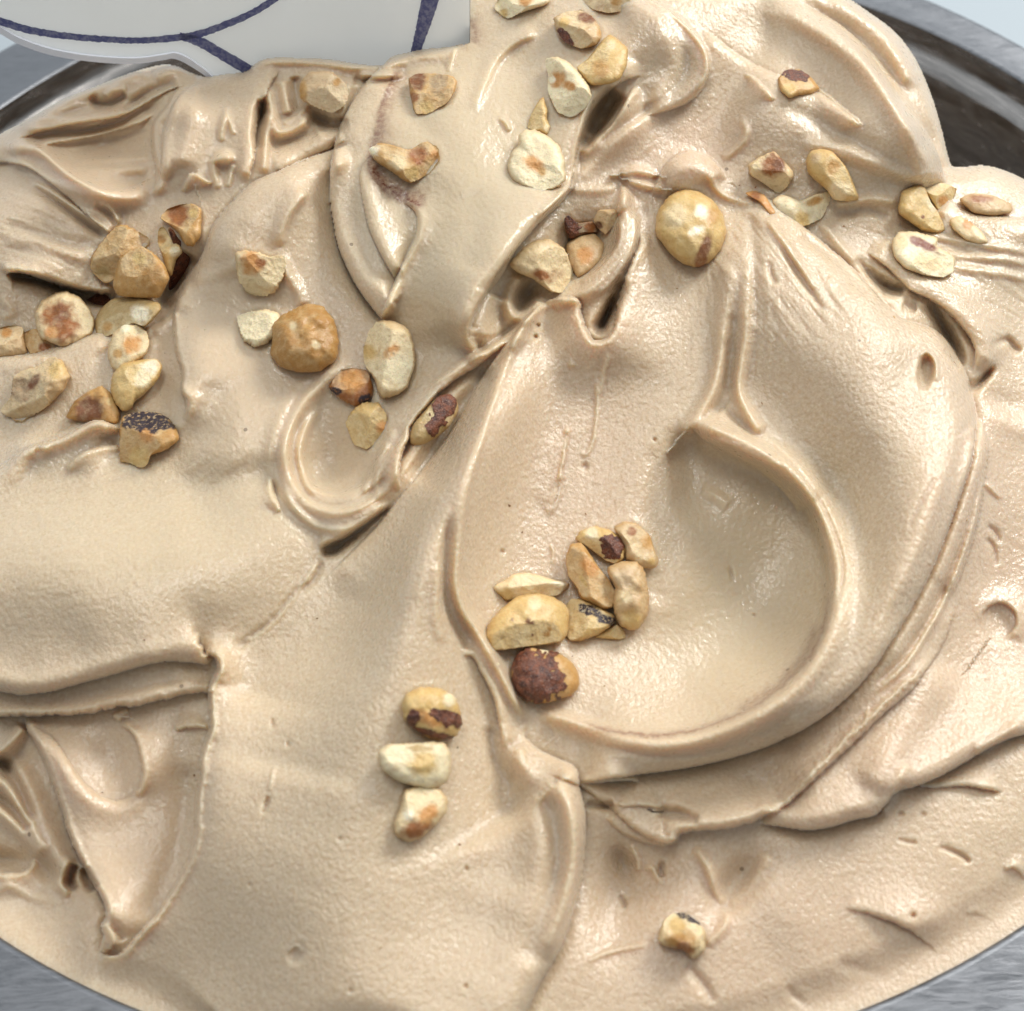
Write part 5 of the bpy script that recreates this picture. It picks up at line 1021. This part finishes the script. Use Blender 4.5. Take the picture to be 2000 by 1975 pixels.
    tint = np.tile(lin(CO[base]), (len(V), 1))
    bb_ = (broken * (.26 + .5 * nz))[:, None].clip(0, 1); tint = tint * (1 - bb_) + lin(CO['pale']) * bb_
    eg_ = (np.clip((np.clip(ro, 0, 1) - .80) / .2, 0, 1) ** 2 * (1 - broken) * .5)[:, None]; tint = tint * (1 - eg_) + lin(CO['gold']) * eg_
    def mask(x_, y_, rx_, ry_=None, rot=0, hard=2.2):
        nz_k = .45 if hard < 2.5 else 1.
        qx, qy = tr(t, x_, y_); sc_ = TILE[t][2]; ry_ = ry_ or rx_; c_, s2 = math.cos(math.radians(rot)), math.sin(math.radians(rot))
        dx_, dy_ = ax - qx, ay - qy
        q_ = np.sqrt(((dx_ * c_ + dy_ * s2) / (rx_ * sc_)) ** 2 + ((-dx_ * s2 + dy_ * c_) / (ry_ * sc_)) ** 2)
        return sstep((1 - q_ + nz * nz_k) * (1.5 if hard < 2.5 else hard))
    for x_, y_, r_, k_, *o_ in pat:
        mm = np.clip(mask(x_, y_, r_, *o_) * 1.25, 0, 1)[:, None]; tint = tint * (1 - mm) + lin(CO[k_]) * mm
    ch = np.zeros(len(V))
    for x_, y_, r_, *o_ in char: ch = np.maximum(ch, mask(x_, y_, r_, *(list(o_) + [None, 0, 3][len(o_):])))
    # into the world: lie along the ice
    tb, sx_, sy_ = surf_plane(c0[0], c0[1], size * .42)
    lim_ = tb / FPX * .9
    sx_ = np.clip(sx_, -lim_, lim_); sy_ = np.clip(sy_, -lim_, lim_)
    def world(W):
        px, py = W[:, 0] + c0[0], W[:, 1] + c0[1]
        t_ = tb + sx_ * W[:, 0] + sy_ * W[:, 1] - (W[:, 2] + Tt * .30 + lift) * tb / FPX
        return CAM + ray(px, py) * t_[:, None]
    Wd = world(V); org = world(np.array([[0, 0, -Tt * .5]]))[0]
    a = np.arange(n); b = (a + 1) % n; tri = []
    for i in range(m_ - 1):
        A1, B1, A2, B2 = i * n + a, i * n + b, (i + 1) * n + a, (i + 1) * n + b
        tri += [np.stack([A1, A2, B2], -1), np.stack([A1, B2, B1], -1)]
    top, bot = m_ * n, m_ * n + 1
    tri.append(np.stack([np.full(n, top), a, b], -1)); tri.append(np.stack([(m_ - 1) * n + a, np.full(n, bot), (m_ - 1) * n + b], -1))
    tri = np.concatenate(tri)[:, ::-1]
    o = mesh_np(name, Wd - org, tri, NUT); o.location = org
    col_attr(o, 'tint', tint); pt_attr(o, 'char', ch); pt_attr(o, 'broken', broken)
    tagged(o, label, 'hazelnut', 'toasted hazelnuts strewn over the gelato')
    NUTS.append(o)
    if skin:
        sm = np.zeros(len(V))
        for x_, y_, r_, *o_ in skin: sm = np.maximum(sm, mask(x_, y_, r_, *(list(o_) + [None, 0, 3][len(o_):])))
        sm *= (ro <= 1.07)
        ft = tri[(sm[tri].mean(1) > .5)]
        if len(ft):
            u, inv = np.unique(ft, return_inverse=True)
            V2 = V.copy(); gr = 1 + .016 * np.clip(sm, 0, 1); V2[:, :2] *= gr[:, None]; V2[:, 2] += 1.5 * np.clip(sm, 0, 1)
            so = mesh_np('papery_skin', (world(V2) - org)[u], inv.reshape(-1, 3), SKIN, o)
            so['label'] = 'dark red papery skin left on the nut'
    return o

for a_, k_ in SPEC: nut(*a_, **k_)

# ------------------------------------------------------------------ fine crumbs and specks of nut
rc = np.random.RandomState(21); Vc, Fc_ = [], []; tc_ = []
ico = np.array([(0, 0, 1), (1, 0, 0), (0, 1, 0), (-1, 0, 0), (0, -1, 0), (0, 0, -1)], float)
icf = [(0, 1, 2), (0, 2, 3), (0, 3, 4), (0, 4, 1), (5, 2, 1), (5, 3, 2), (5, 4, 3), (5, 1, 4)]
cents = [(np.mean([tr(a_[1], *q) for q in a_[2]], axis=0), k_) for a_, k_ in SPEC]
for q in range(150):
    if rc.rand() < .75:
        c_ = cents[rc.randint(len(cents))][0]; px_, py_ = c_ + rc.randn(2) * 62
    else: px_, py_ = 60 + rc.rand() * 1880, 320 + rc.rand() * 1550
    i_ = int((px_ - gx[0]) / STEP); j_ = int((py_ - gy[0]) / STEP)
    if not (2 < i_ < NX - 2 and 2 < j_ < NY - 2) or not keep[j_, i_] or py_ < 150: continue
    r_ = (.9 + 2.2 * rc.rand() ** 3)
    base_ = PTS[j_, i_]; k0 = len(Vc)
    M_ = rc.randn(3, 3) * .25 + np.eye(3) * (.6 + .6 * rc.rand(3))
    for v in ico: Vc.append(base_ + (M_ @ v) * r_ * DIST / FPX)
    Fc_ += [tuple(k0 + z for z in f) for f in icf]
    tc_ += [lin(CO[['cream', 'amber', 'toast', 'pale', 'burnt'][rc.randint(5)]])] * 6
cb_ = mesh_np('nut_crumbs', np.array(Vc), np.array(Fc_), NUT, smooth=False)
col_attr(cb_, 'tint', np.array(tc_)); pt_attr(cb_, 'char', np.zeros(len(Vc)))
tagged(cb_, 'tiny hazelnut crumbs dusted over the gelato', 'crumbs', kind='stuff')

#@@END
